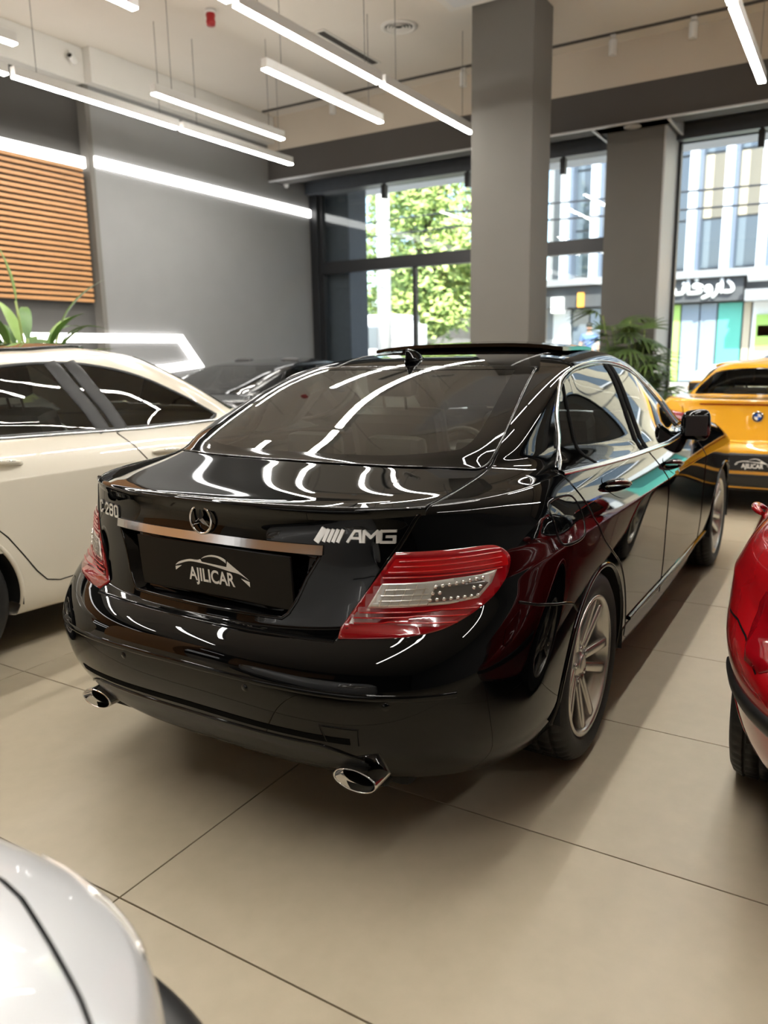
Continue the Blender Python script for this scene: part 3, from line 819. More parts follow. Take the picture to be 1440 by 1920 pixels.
def cabin(parent, x0, x1, half, z0, zs, mat='seat_black', wheel_y=.36, xfront=None):
    """simple furnished cabin between the rear seat x0 and the dashboard x1"""
    MB().box(x0-.55, x1+.45, -half-.04, half+.04, z0-.06, z0).box(x0-.56, x0-.5, -half, half, z0, zs+.12).build('cabin_floor', 'carpet_dark', parent)
    MB().box(x0-.5, x0-.02, -half+.06, half-.06, zs+.1, zs+.13, .01).build('parcel_shelf', 'carpet_dark', parent)
    rs = MB().box(x0-.06, x0+.10, -half+.05, half-.05, z0+.1, zs+.14, .05).box(x0, x0+.5, -half+.05, half-.05, z0+.05, z0+.26, .05)
    rs.build('rear_seat', mat, parent)
    for y in (-.40, 0, .40):
        MB().box(-.045, .045, -.13, .13, 0, .15, .04).build('headrest', mat, parent, (x0-.0, y*half/.70, zs+.13))
    for y in (-.36, .36):
        seat(parent, x0+1.02, y*half/.7, z0+.1, mat=mat)
    d = MB().box(x1-.18, x1+.28, -half+.01, half-.01, zs-.22, zs+.04, .05); d.build('dashboard', 'black_plastic', parent)
    st = MB(); st.tube([(0, .185*math.cos(t), .185*math.sin(t)) for t in [2*math.pi*i/28 for i in range(28)]], .016, 8, closed=True)
    st.box(-.02, .03, -.06, .06, -.05, .05, .02).box(-.008, .008, -.18, .18, -.014, .014).box(-.008, .008, -.014, .014, -.18, 0)
    st.xf(Matrix.Rotation(.42, 4, 'Y')).build('steering_wheel', 'black_plastic', parent, (x1-.36, wheel_y*half/.7, zs+.0))
hero_root = empty('sedan_car', (HERO[0], HERO[1], 0), 0, 'glossy black four-door sedan with red tail lamps standing in the middle of the showroom', 'car')
HB = Body(hero_rings, hero_counts, (120, 170, 44))
# drawn lines of the panels
W_GLASS = smooth_poly([(-.05, 1.004), (.09, 1.034), (.155, 1.085), (.197, 1.173), (.298, 1.256), (.48, 1.297), (.76, 1.315), (.95, 1.313), (1.15, 1.290), (1.39, 1.225), (1.60, 1.125), (1.80, 1.005, 1), (1.77, .962, 1), (1.3, .955), (.66, .972), (.21, .990)], 5)
R_GLASS = smooth_poly([(-.491, 0), (-.490, .17), (-.470, .40), (-.405, .575), (-.350, .618), (-.255, .622), (-.045, .592), (.365, .512, 1), (.352, .284), (.350, 0, 1)], 5, False)
F_GLASS = smooth_poly([(2.33, 0), (2.30, .3), (2.16, .62), (2.06, .70, 1), (1.66, .585), (1.52, .53), (1.56, .3), (1.58, 0, 1)], 5, False)
LAMP = smooth_poly([(dg(-.812, -.573), .878, 1)]+[(dg(x, y), z) for x, y, z in ((-.767, -.641, .879), (-.709, -.705, .880), (-.649, -.754, .881), (-.618, -.777, .874), (-.594, -.796, .852), (-.590, -.799, .826), (-.612, -.795, .787), (-.652, -.781, .752), (-.696, -.761, .727), (-.742, -.736, .706), (-.795, -.701, .686), (-.84, -.648, .674), (-.88, -.576, .666))]+[(dg(-.922, -.462), .658, 1), (dg(-.865, -.520), .775), ], 5)
LID_SIDE_TOP = [(-.28, .63), (-.40, .632), (-.50, .634), (-.60, .636), (-.70, .636), (-.755, .626), (-.80, .600)]
LID_SIDE_REAR = smooth_poly([(-.632, 1.02), (-.625, .985), (-.614, .965), (-.601, .935), (-.577, .886), (-.526, .796), (-.472, .688), (-.455, .655)], 4, False)
LID_LOW = [(0, .652), (-.2, .652), (-.38, .653), (-.455, .655)]
BUMP_SEAM = [(dg(-.918, -.465), .657), (dg(-.84, -.648), .672), (dg(-.742, -.736), .704), (dg(-.66, -.78), .742)]
BUMP_SEAM2 = [(-.66, .742), (-.60, .722), (-.534, .700), (-.44, .676), (-.36, .658), (-.30, .640), (-.25, .60)]
RDOOR_R = smooth_poly([(-.10, 1.02), (-.108, .995), (-.104, .959), (-.075, .90), (-.040, .828), (.042, .756), (.148, .694), (.270, .62), (.350, .53), (.395, .44), (.425, .36), (.44, .29)], 4, False)
BGAP = smooth_poly([(.90, 1.02), (.905, .975), (.965, .90), (1.04, .80), (1.085, .70), (1.10, .55), (1.09, .42), (1.075, .29)], 4, False)
FDOOR_F = smooth_poly([(1.86, 1.0), (1.90, .95), (1.985, .86), (2.03, .75), (2.045, .6), (2.04, .45), (2.02, .28)], 4, False)
SILL = [(.36, .325), (.45, .335), (1.02, .318), (2.0, .300), (2.42, .30)]
NICHE = [(-.0, .868), (-.388, .866), (-.350, .800), (-.322, .735), (-.300, .700), (-.282, .686), (-.0, .684)]
ARCH = [(0, .315, .357), (2.76, .315, .357)]
HB.snap('top', R_GLASS, .007, where=lambda p, n: (p[..., 2] > .98) & (p[..., 0] < .6))
HB.snap('top', F_GLASS, .008, where=lambda p, n: (p[..., 2] > .9) & (p[..., 0] > 1.2))
HB.snap('side', W_GLASS, .007, True, side_only)
for l in (RDOOR_R, BGAP, FDOOR_F): HB.snap('side', l, .006, False, lambda p, n: (p[..., 1] < -.7) & (p[..., 2] < 1.01))
HB.snap('side', SILL, .006, False, side_only)
for cx, cz, r in ARCH: HB.snap('side', arch_poly(cx, cz, r), .010, True, side_only)
HB.snap('top', LID_SIDE_TOP, .006, False, lambda p, n: (p[..., 2] > .97) & (n[..., 2] > .5))
HB.snap('rear', LID_SIDE_REAR, .005, False, lambda p, n: (p[..., 0] < -.6) & (n[..., 2] < .85))
HB.snap('rear', LID_LOW, .004, False, lambda p, n: (p[..., 0] < -.6))
HB.snap('rear', NICHE, .005, True, lambda p, n: p[..., 0] < -.6)
HB.snap('diag', BUMP_SEAM, .005, False, lambda p, n: p[..., 0] < -.5)
HB.snap('side', BUMP_SEAM2, .005, False, side_only)
HB.normals()
# which face belongs to which panel
FENDER, BUMPER, LID, RDOOR, FDOOR, ROOF, FFENDER, HOOD, SILLP, HOLE, UNDER, FBUMP = range(12)
c, nn = HB.centers(); cx_, cy_, cz_ = c[..., 0], c[..., 1], c[..., 2]
HB.label[:] = FENDER
side_top = cz_ > 1.045
HB.label[(cx_ > 2.02)] = FFENDER
# rear bumper: everything behind the arch and below lid, lamp and seam line
lowline = np.interp(-cy_, [0, .455, .576, .648, .736, .78, .80], [.652, .655, .664, .672, .704, .742, .742])
seam2 = np.interp(cx_, [-.66, -.60, -.534, -.44, -.36, -.30, -.25], [.742, .722, .700, .676, .658, .640, .60])
m = (cx_ < -.2) & (cz_ < np.where(cx_ < -.66, lowline, seam2)); HB.label[m] = BUMPER
lid = (cx_ < -.2) & (cz_ > .60) & ~(HB.label == BUMPER)
latrear = np.interp(cz_, [.655, .688, .796, .886, .935, .965, .985, 1.02], [.455, .472, .526, .577, .601, .614, .625, .632])
lattop = np.interp(cx_, [-.80, -.755, -.70, -.60, -.5, -.40, -.28], [.600, .626, .636, .636, .634, .632, .63])
onTop = (cz_ > .985) & (cx_ > -.78)
m = lid & (np.where(onTop, -cy_ < lattop, -cy_ < latrear)); HB.label[m] = LID
HB.paint('side', [(-.4, 1.02)]+[tuple(p) for p in RDOOR_R]+[(1.075, .29)]+[tuple(p) for p in BGAP[::-1]], RDOOR, lambda p, n: (p[..., 1] < -.7) & (p[..., 2] < 1.012) & (p[..., 0] > -.12), [FENDER])
HB.paint('side', [tuple(p) for p in BGAP]+[tuple(p) for p in FDOOR_F[::-1]], FDOOR, lambda p, n: (p[..., 1] < -.7), [FENDER, FFENDER])
roof_m = (cz_ > 1.04) & (cx_ > -.1) & (np.isin(HB.label, [FENDER, FFENDER, RDOOR, FDOOR]))
HB.label[roof_m & (cz_ > 1.30)] = ROOF
HB.label[roof_m & (cx_ > .55) & (cz_ > 1.0)] = ROOF
HB.label[(HB.label == FENDER) & (cx_ > .6) & (cz_ > .985)] = ROOF
HB.label[(HB.label == FENDER) & (cx_ > .6)] = FDOOR
HB.label[(cx_ > 2.02) & (cx_ < 3.25) & (-cy_ < .70) & (cz_ > .80) & (nn[..., 2] > .6)] = HOOD
HB.label[(cx_ > 3.12) & (cz_ < .70)] = FBUMP
m = (cz_ < np.interp(cx_, [.36, .45, 1.02, 2.0, 2.42], [.325, .335, .318, .30, .30])) & (cx_ > .30) & (cx_ < 2.5); HB.label[m] = SILLP
HB.label[(cz_ < .24) & (-cy_ < .70) & (cx_ > -.3) & (cx_ < 3.0)] = SILLP
HB.paint('top', [(-.6, 0)]+[tuple(p) for p in R_GLASS]+[(.35, -.01)], HOLE, lambda p, n: (p[..., 2] > .98), None)
gl = [(p[0], p[1]) for p in R_GLASS]
HB.label[HB.label == HOLE] = LID
HB.paint('top', gl+[(.35, 0), (-.491, 0)], HOLE, lambda p, n: p[..., 2] > 1.0)
HB.paint('top', [(p[0], p[1]) for p in F_GLASS]+[(1.58, 0), (2.33, 0)], HOLE, lambda p, n: p[..., 2] > .95)
HB.paint('side', W_GLASS, HOLE, side_only)
HB.paint('rear', NICHE, HOLE, lambda p, n: p[..., 0] < -.6)
for cx, cz, r in ARCH: HB.paint('side', arch_poly(cx, cz, r), HOLE, lambda p, n: p[..., 1] < -.35)
for lab, nm, both in ((BUMPER, 'rear_bumper', 1), (LID, 'trunk_lid', 1), (ROOF, 'roof', 1), (HOOD, 'hood', 1), (FBUMP, 'front_bumper', 1), (SILLP, 'side_sill', 0), (FENDER, 'rear_fender', 0), (RDOOR, 'rear_door', 0), (FDOOR, 'front_door', 0), (FFENDER, 'front_fender', 0)):
    if both: HB.part(lab, nm, 'black_paint', hero_root)
    else:
        for sd in (-1, 1): HB.part(lab, nm, 'black_paint', hero_root, sd)
# panel gaps
def gap(view, line, w, mr=0, closed=False):
    e = MB(); HB.ribbon(e, view, line, w*2.1, off=.0002, closed=closed, mirror=mr, depth=.0017); e = e.build('panel_edge', 'black_paint', hero_root)
    m = MB(); HB.ribbon(m, view, line, w*.8, off=.0021, closed=closed, mirror=mr); m.build('panel_gap', 'gap', e)
FUEL = smooth_poly([(-.36, .942), (-.30, .952), (-.19, .946), (-.154, .928), (-.148, .88), (-.163, .843), (-.21, .822), (-.33, .826), (-.370, .842), (-.372, .90)], 5)
for mr in (0, 1):
    for l in (RDOOR_R[3:], BGAP[3:], FDOOR_F): gap('side', l, .005, mr)
    gap('top', LID_SIDE_TOP[:-1], .006, mr); gap('rear', [(-abs(a), b) for a, b in LID_SIDE_REAR[6:]], .006, mr)
    gap('side', BUMP_SEAM2[1:], .004, mr); gap('side', [(.36, .325), (.45, .335), (1.02, .318), (2.0, .300), (2.4, .30)], .005, mr)
gap('side', FUEL, .0045, 0, True)
gap('rear', [(-.455, .653), (-.2, .651), (.2, .651), (.455, .653)], .007)
gap('rear', [(-.455, .395), (-.448, .447), (-.548, .444), (-.540, .392)], .003)
# number-plate niche: walls, back, flange
def rear_pt(y, z, dx): p, n = HB.hit('rear', y, z); return Vector((p.x+dx, p.y, p.z))
loop = [(a, b) for a, b in NICHE]+[(-a, b) for a, b in NICHE[-2:0:-1]]
loop = [q for i, q in enumerate(loop)]
lv = smooth_poly([(a, b, 1) for a, b in loop], 6)
nv = MB(); k = len(lv)
front = [rear_pt(y, z, -.0008) for y, z in lv]
back = [Vector((rear_pt(y*.93, .775+(z-.775)*.90, 0).x+.030, y*.93, .775+(z-.775)*.90)) for y, z in lv]
nv.add(front+back, [(i, (i+1) % k, (i+1) % k+k, i+k) for i in range(k)], False)
nv.add(back, [tuple(range(k))])
nv.build('plate_niche', 'black_paint', hero_root)
fl = MB(); HB.ribbon(fl, 'rear', [tuple(p) for p in lv], .010, off=.0006, closed=True, depth=.0018)
fl.build('niche_edge', 'black_paint', hero_root)
# chrome bar above the plate
cb = MB(); ys = np.linspace(-.395, .395, 41); V = []
for y in ys:
    p, n = HB.hit('rear', y, .878)
    for dx, dz in ((.006, -.0125), (-.0085, -.0125), (-.0062, 0), (-.0038, .0125), (.006, .0125)): V.append((p.x+dx, p.y, .879+dz+.0*abs(y)))
cb.add(V, [(i*5+j, i*5+j+1, (i+1)*5+j+1, (i+1)*5+j) for i in range(40) for j in range(4)], False)
cb.add(V[:5], [(0, 1, 2, 3, 4)]).add(V[-5:], [(4, 3, 2, 1, 0)])
cb.build('trunk_trim', 'satin_chrome', hero_root)
# plate with the dealer's mark
pl = MB().box(-.004, .004, -.292, .292, -.078, .078, .003).build('license_plate', 'plate_black', hero_root, (-.9115, -.022, .782))
pl.rotation_euler = (0, math.radians(-4), 0)
def face_rear(V, mirror=False):
    """text drawn in x,y -> plane looking towards -x"""
    return [Vector((-v[2], -v[0], v[1])) for v in V]
def car_mark(name, parent, loc, w, rot=0.):
    """the dealer's mark: a car outline swoosh over the dealer's name, as flat white print"""
    s = w/.345
    arc = []
    up = smooth_poly([(-.172, -.010), (-.150, .006), (-.10, .021), (-.055, .024), (-.02, .042), (.02, .050), (.062, .044), (.10, .022), (.14, -.002), (.172, -.022)], 6, False)
    lo = smooth_poly([(.172, -.022), (.13, -.005), (.085, .0), (.03, .007), (-.04, .013), (-.10, .013), (-.15, -.002), (-.172, -.010)], 6, False)
    hole = smooth_poly([(-.046, .0245), (-.018, .036), (.020, .043), (.056, .036), (.083, .010), (.03, .0175)], 5)
    nq = 40; m = MB()
    xs = np.linspace(-.17, .17, 61)
    uz = np.interp(xs, up[:, 0], up[:, 1]); lz = np.interp(xs, lo[::-1, 0], lo[::-1, 1])
    hx = [q for q in xs if -.040 < q < .078]
    hu = {q: .0262+.0168*math.sin(math.pi*min(1, max(0, (q+.046)/.13)))**.8-.006*max(0, (q-.04)/.04) for q in hx}
    hl = {q: .0185-.004*(q+.04)/.1 for q in hx}
    def strip(pts):
        V = [];
        for q, a, b in pts: V += [(q*s, a*s, .0), (q*s, b*s, .0)]
        m.add(V, [(2*i, 2*i+2, 2*i+3, 2*i+1) for i in range(len(pts)-1)])
    lowp = []; upp = []
    for q, a, b in zip(xs, uz, lz):
        if q in hu:
            upp.append((q, a, max(hu[q], b))); lowp.append((q, min(hl[q], a), b))
        elif q < 0: lowp.append((q, a, b))
        else: lowp.append((q, a, b))
    strip(lowp); strip(upp)
    m.add([(-.172*s, -.014*s, 0), (-.140*s, -.007*s, 0), (-.172*s, -.028*s, 0)], [(0, 1, 2)])
    m.add([(.172*s, -.026*s, 0), (.135*s, -.019*s, 0), (.172*s, -.045*s, 0)], [(0, 1, 2)])
    V, F = text_mesh('AJILICAR', .064*s, 0, spacing=.98, bold=.022)
    m.add([(v.x*.86-.002*s, v.y*1.05-.033*s, 0) for v in V], F)
    m.v = [tuple(q) for q in face_rear(m.v)]
    o = m.build(name, 'white_print', parent, loc, fix=False); o.rotation_euler = (0, rot, 0)
    return o
car_mark('plate_print', pl, (-.0052, .000, .008), .285)
# star emblem
st = MB(); st.tube([(0, .040*math.cos(t), .040*math.sin(t)) for t in [2*math.pi*i/40 for i in range(40)]], .0036, 8, closed=True)
for q in range(3):
    a = math.radians(90+120*q); e = Vector((0, math.cos(a), math.sin(a))); f = Vector((0, -math.sin(a), math.cos(a)))
    tip = e*.039; b1 = f*.0075+e*.004; b2 = -f*.0075+e*.004; top = Vector((-.007, 0, 0))
    st.add([tip, b1, top, b2], [(0, 1, 2), (0, 2, 3), (0, 3, 1)])
p, n = HB.hit('rear', 0, .936)
st.build('star_emblem', 'chrome', hero_root, (p.x-.010, 0, .931))
GLYPH = {'C': [[(.6, .82), (.5, 1), (.1, 1), (0, .88), (0, .12), (.1, 0), (.5, 0), (.6, .18)]],
 '2': [[(0, .82), (.1, 1), (.5, 1), (.6, .88), (.6, .64), (0, .12), (0, 0), (.62, 0)]],
 '8': [[(.1, .53), (0, .64), (0, .9), (.1, 1), (.5, 1), (.6, .9), (.6, .64), (.5, .53), (.1, .53), (0, .42), (0, .1), (.1, 0), (.5, 0), (.6, .1), (.6, .42), (.5, .53)]],
 '0': [[(.1, 0), (0, .12), (0, .88), (.1, 1), (.5, 1), (.6, .88), (.6, .12), (.5, 0), (.1, 0)]],
 'A': [[(0, 0), (.62, 1), (1.05, 1), (1.12, 0)], [(.25, .34), (1.08, .34)]],
 'M': [[(0, 0), (.04, 1), (.58, .42), (1.12, 1), (1.16, 0)]],
 'G': [[(1.15, 1), (.08, 1), (.0, .9), (.0, .1), (.08, 0), (1.1, 0), (1.1, .5), (.5, .5)]]}
def badge(name, word, y0, z0, h, w, step, mat='chrome', bars=0):
    """raised letters built from flat strokes and laid on the trunk lid"""
    def lay(V): 
        out = []
        for u, v_, d in V:
            y = y0-u; q, n = HB.hit('rear', y, z0+v_); out.append(Vector((q.x-.001-d, y, z0+v_)))
        return out
    def bar(m, a, b, w_):
        a = np.array(a); b = np.array(b); d = b-a; L = np.linalg.norm(d); d = d/max(L, 1e-9); n_ = np.array([-d[1], d[0]])*w_/2; a = a-d*w_*.35; b = b+d*w_*.35
        q = [a+n_, a-n_, b-n_, b+n_]; m.add(lay([(x[0], x[1], 0) for x in q]+[(x[0], x[1], .0045) for x in q]), [(0, 1, 2, 3), (7, 6, 5, 4), (0, 4, 5, 1), (1, 5, 6, 2), (2, 6, 7, 3), (3, 7, 4, 0)])
    u0 = 0.
    for ch in word:
        if ch == ' ': u0 += step*.55; continue
        m = MB()
        for ln in GLYPH[ch]:
            for a, b in zip(ln[:-1], ln[1:]): bar(m, (u0+a[0]*h, a[1]*h), (u0+b[0]*h, b[1]*h), w)
        m.build(name, mat, hero_root); u0 += step
    for k in range(bars):
        m = MB(); x0 = -.075+k*.0125; bar(m, (x0-(.006 if k == 0 else 0), 0), (x0+h*.45, h), .009 if k else .016); m.build('badge_bar', mat, hero_root)
badge('badge_letter', 'C 280', .536, .893, .033, .0062, .034, 'badge_metal')
badge('badge_letter', 'AMG', -.460, .905, .029, .0066, .0395, 'badge_metal', bars=5)
# tail lamps
def lamp_poly(pts): return smooth_poly([(dg(x, y), z)+((1,) if len(r) else ()) for x, y, z, *r in pts], 5)
def sub(poly, f): return [(f[0](a, b), f[1](a, b)) for a, b in poly]
ca, cb_ = LAMP[:, 0].mean(), LAMP[:, 1].mean()
inner = [(ca+(a-ca)*.945, cb_+(b-cb_)*.93) for a, b in LAMP]
def in_lamp(a, z): return bool(in_poly(np.array([a]), np.array([z]), inner)[0])
def band(zlo, zhi, slope=.0):
    """slice of the inner lamp between two rising lines"""
    bm_ = bmesh.new(); f = bm_.faces.new([bm_.verts.new((a, b, 0)) for a, b in inner])
    for z0, sgn in ((zlo, 1), (zhi, -1)):
        bmesh.ops.bisect_plane(bm_, geom=bm_.verts[:]+bm_.edges[:]+bm_.faces[:], plane_co=(0, z0, 0), plane_no=(slope*sgn, -sgn, 0), clear_outer=True, dist=1e-7)
    fs = max(bm_.faces, key=lambda q: q.calc_area()); r = [(v.co.x, v.co.y) for v in fs.verts]; bm_.free(); return r
CLR = [(-.205, .797), (-.10, .800), (-.02, .806), (.055, .808), (.105, .818), (.085, .783), (.045, .748), (-.04, .739), (-.14, .736), (-.245, .732)]
for mr in (0, 1):
    fx = (lambda q: mir(q)) if mr else (lambda q: q)
    V, F = HB.patch('diag', LAMP, .003, .02, .006); lamp = MB().add(fx(V), F, True).build('tail_lamp', 'lamp_red', hero_root)
    lamp['label'] = 'red tail lamp with clear middle band'
    for (z0, z1, mt, nm, of) in ((.822, .862, 'lamp_red_bright', 'brake_light', .0045), (.690, .722, 'lamp_red_dark', 'fog_light', .0045)):
        try:
            V, F = HB.patch('diag', band(z0, z1, .0), of, .014); MB().add(fx(V), F, True).build(nm, mt, lamp)
        except Exception as ex: print('band', ex)
    V, F = HB.patch('diag', CLR, .0045, .014, .002); MB().add(fx(V), F, True).build('turn_signal', 'lamp_clear', lamp)
    V, F = HB.patch('diag', [(-.075, .788), (-.02, .791), (.055, .795), (.075, .785), (.038, .753), (-.09, .746)], .0052, .014, .001); MB().add(fx(V), F, True).build('led_panel', 'lamp_smoke', lamp)
    led = MB()
    for r_, z_ in ((0, .787), (1, .770), (2, .753)):
        for q in range(8):
            a = -.072+r_*-.008+q*.0185; zz = z_+.012*(q/8)*(1.2-.5*r_)
            if r_ == 1 and 1 < q < 6: continue
            p, n = HB.hit('diag', a, zz); p = p+n*.007
            led.ball((p.x, p.y, p.z), .0062, 8, 6)
    led.v = [tuple(q) for q in (mir(led.v) if mr else led.v)]; led.build('led_lens', 'led', lamp)
    rf = MB()
    for i in range(6):
        HB.ribbon(rf, 'diag', [(-.215+i*.024, .739), (-.190+i*.024, .794)], .0022, off=.0056, mirror=mr, depth=.0015)
    for z_ in (.752, .766, .781): HB.ribbon(rf, 'diag', [(-.222+(z_-.74)*.5, z_), (-.09, z_+.003)], .0022, off=.0056, mirror=mr, depth=.0015)
    rf.build('reflector_grid', 'led', lamp)
    rb = MB()
    for z_ in (.812, .826, .840, .854, .720, .706, .692):
        a0 = min([a for a, b in inner if abs(b-z_) < .02] or [0])+.015; a1 = max([a for a, b in inner if abs(b-z_) < .02] or [0])-.02
        if a1-a0 > .05: HB.ribbon(rb, 'diag', [(a0, z_), (a1, z_+.006)], .004, off=.005, mirror=mr, depth=.002)
    rb.build('lens_rib', 'lamp_red_bright', lamp)
# glass
def glass_from(view, poly, off, name, mat, mirrored=0):
    V, F = HB.patch(view, poly, off, .03)
    return MB().add(mir(V) if mirrored else V, F, True).build(name, mat, hero_root)
full_r = [tuple(p) for p in R_GLASS]+[(p[0], -p[1]) for p in R_GLASS[-2:0:-1]]
full_f = [tuple(p) for p in F_GLASS]+[(p[0], -p[1]) for p in F_GLASS[-2:0:-1]]
rg = glass_from('top', full_r, .002, 'rear_window', 'car_glass')
glass_from('top', full_f, .002, 'windshield', 'car_glass')
fr = MB()
def inset(poly, dx0, dx1, dy):
    xs = [p[0] for p in poly]; x0, x1 = min(xs), max(xs)
    return [(x0+dx0+(p[0]-x0)/(x1-x0)*(x1-x0-dx0-dx1), p[1]*(1-dy)) for p in poly]
ins = inset(full_r, .055, .05, .125)
def ringpatch(mb, view, outer, inner, off, sub_=4):
    k = len(outer); V = []; m_ = sub_+1
    for o_, i_ in zip(outer, inner):
        for q in range(m_):
            u = q/sub_; p, n = HB.hit(view, o_[0]+(i_[0]-o_[0])*u, o_[1]+(i_[1]-o_[1])*u); V.append(p+n*off)
    mb.add(V, [(i*m_+j, ((i+1) % k)*m_+j, ((i+1) % k)*m_+j+1, i*m_+j+1) for i in range(k) for j in range(sub_)], True)
ringpatch(fr, 'top', [(p[0], p[1]) for p in full_r], ins, .0035)
fr.build('window_border', 'gloss_black', rg)
sl = MB(); HB.ribbon(sl, 'top', full_r, .009, off=.002, closed=True, depth=.002, step=.02); sl.build('window_seal', 'gloss_black', rg)
for mr in (0, 1):
    wg = glass_from('side', W_GLASS, .0, 'side_window', 'car_glass', mr)
    pm = MB()
    HB.ribbon(pm, 'side', [(.245, .985), (.272, 1.12), (.30, 1.262)], .022, off=.002, mirror=mr, depth=.003)
    pm.build('quarter_divider', 'gap', wg)
    pm = MB(); HB.ribbon(pm, 'side', [(.845, .965), (.87, 1.10), (.905, 1.22), (.93, 1.318)], .05, off=.002, mirror=mr, depth=.003)
    HB.ribbon(pm, 'side', [(.915, .965), (.94, 1.10), (.97, 1.22), (.99, 1.316)], .05, off=.002, mirror=mr, depth=.003)
    pm.build('door_pillar', 'gap', wg)
    ck = MB(); out = smooth_poly([(-.085, 1.0), (.05, 1.022), (.135, 1.078), (.180, 1.180), (.290, 1.270), (.475, 1.313), (.76, 1.332), (.97, 1.331), (1.18, 1.308), (1.42, 1.243), (1.64, 1.142), (1.90, .985)], 6, False)
    HB.ribbon(ck, 'side', out, .009, off=.001, mirror=mr, depth=.006, step=.02)
    ck.build('window_chrome', 'satin_chrome', hero_root)
    fk = MB(); mid = smooth_poly([(-.06, 1.006), (.07, 1.033), (.147, 1.083), (.190, 1.177), (.295, 1.264), (.478, 1.306), (.76, 1.324), (.96, 1.322), (1.165, 1.299), (1.405, 1.234), (1.62, 1.134), (1.83, 1.005)], 6, False)
    HB.ribbon(fk, 'side', mid, .016, off=.001, mirror=mr, depth=.003, step=.02); fk.build('window_seal', 'gloss_black', hero_root)
    bk = MB(); HB.ribbon(bk, 'side', [(-.09, .997), (.21, .982), (.66, .964), (1.3, .947), (1.80, .952)], .022, off=.001, mirror=mr, depth=.006, step=.02)
    bk.build('belt_trim', 'satin_chrome', hero_root)
    # door handles: recess shadow, cup and bar
    for hx, hz in ((.275, .905), (1.165, .865)):
        hd = MB(); ov = [(hx+.115*math.cos(t)*(1 if math.cos(t) < 0 else .9), hz-.006+.036*math.sin(t)-.028*math.cos(t)) for t in [2*math.pi*i/28 for i in range(28)]]
        V, F = HB.patch('side', ov, .0016, .012); cup = hd.add(mir(V) if mr else V, F, True).build('handle_cup', 'gloss_black', hero_root)
        bar = MB(); pts = []; rad = []
        for i in range(11):
            u = i/10; x = hx-.105+.21*u; z = hz+.020-.040*u; p, n = HB.hit('side', x, z)
            q = p+n*(.004+.030*math.sin(math.pi*u)**.6); pts.append((q.x, -q.y if mr else q.y, q.z)); rad.append(.007+.006*math.sin(math.pi*u)**.5)
        bar.tube(pts, .011, 10, radii=rad); bar.build('door_handle', 'black_paint', hero_root)
        tr = MB(); tr.tube([(a, b-(.012 if not mr else -.012), c+.004) for a, b, c in pts[1:-1]], .0035, 6); tr.build('handle_trim', 'chrome', hero_root)
    # wheel arch lip and liner
    for cx, cz, r in ARCH:
        lp = MB(); HB.ribbon(lp, 'side', [(cx+(r+.004)*math.cos(t), cz+(r+.004)*math.sin(t)) for t in np.radians(np.linspace(-8, 188, 50))], .020, off=-.001, mirror=mr, depth=.007)
        lp.build('wheel_arch_lip', 'black_paint', hero_root)
        wheel_well(hero_root, cx, cz, r+.006, -.878, -.60, mr)
    sk = MB(); HB.ribbon(sk, 'side', [(.47, .352), (1.02, .338), (1.6, .327), (2.30, .318)], .016, off=.002, mirror=mr, depth=.009); sk.build('sill_moulding', 'satin_chrome' if 0 else 'black_paint', hero_root)
    # mirror, folded in a little
    s_ = 1 if mr else -1
    ms = bmesh.new(); bmesh.ops.create_uvsphere(ms, u_segments=24, v_segments=16, radius=1)
    for v in ms.verts:
        x, y, z = v.co; px = math.copysign(abs(x)**.6, x); py = math.copysign(abs(y)**.55, y); pz = math.copysign(abs(z)**.6, z)
        v.co = Vector((.055*px+(.0 if px > 0 else .02*px), .069*py*(1-.15*px), .074*pz*(1-.18*px)*(1+.10*py*(1 if mr else -1))))
    mm = bpy.data.meshes.new('wing_mirror'); ms.to_mesh(mm); ms.free(); mm.shade_smooth()
    mo = mesh_obj('wing_mirror', mm, 'black_paint', hero_root, (1.78, s_*.858, .995)); mo.rotation_euler = (0, 0, s_*-.25)
    gm = MB().box(-.004, .004, -.052, .052, -.052, .052, .003).build('mirror_glass', 'black_plastic', mo, (-.079, 0, 0))
    MB().box(-.03, .03, -.05, .05, -.018, .018, .01).build('mirror_arm', 'black_paint', mo, (.01, -s_*.075, -.06))
    MB().box(-.02, .03, -.07, .07, -.006, .006, .004).build('mirror_signal', 'lamp_clear', mo, (.03, s_*.01, .0))
# diffuser and bumper lines
df = MB()
def rear_strip(mb, z0f, z1f, ymax, off, nz=6, ny=61):
    V = []
    for y in np.linspace(-ymax, ymax, ny):
        for j in range(nz+1):
            z = z0f(abs(y))+(z1f(abs(y))-z0f(abs(y)))*j/nz; p, n = HB.hit('rear', y, z); V.append(p+n*off*(0 if j in (0, nz) else 1)*(1-(abs(y)/ymax)**8))
    m_ = nz+1; mb.add(V, [(i*m_+j, (i+1)*m_+j, (i+1)*m_+j+1, i*m_+j+1) for i in range(ny-1) for j in range(nz)], True)
rear_strip(df, lambda y: .270, lambda y: .372-.085*max(0, (y-.42)/.18)**1.5 if y > .42 else .372, .54, .005)
df.build('diffuser', 'diffuser_plastic', hero_root)
sp = MB()
HB.ribbon(sp, 'rear', [(y, .376-.085*max(0, (abs(y)-.42)/.18)**1.5) for y in np.linspace(-.535, .535, 60)], .010, off=.0005, depth=.004)
sp.build('diffuser_edge', 'gloss_black', hero_root)
cr = MB(); HB.ribbon(cr, 'rear', [(y, .545-.02*abs(y)**2) for y in np.linspace(-.76, .76, 60)], .020, off=-.0015, depth=.004)
cr.build('bumper_moulding', 'black_paint', hero_root)
vt = MB(); HB.ribbon(vt, 'rear', [(y, .408-.012*abs(y)) for y in np.linspace(-.52, .52, 50)], .022, off=.001); vt.build('bumper_slot', 'gap', hero_root)
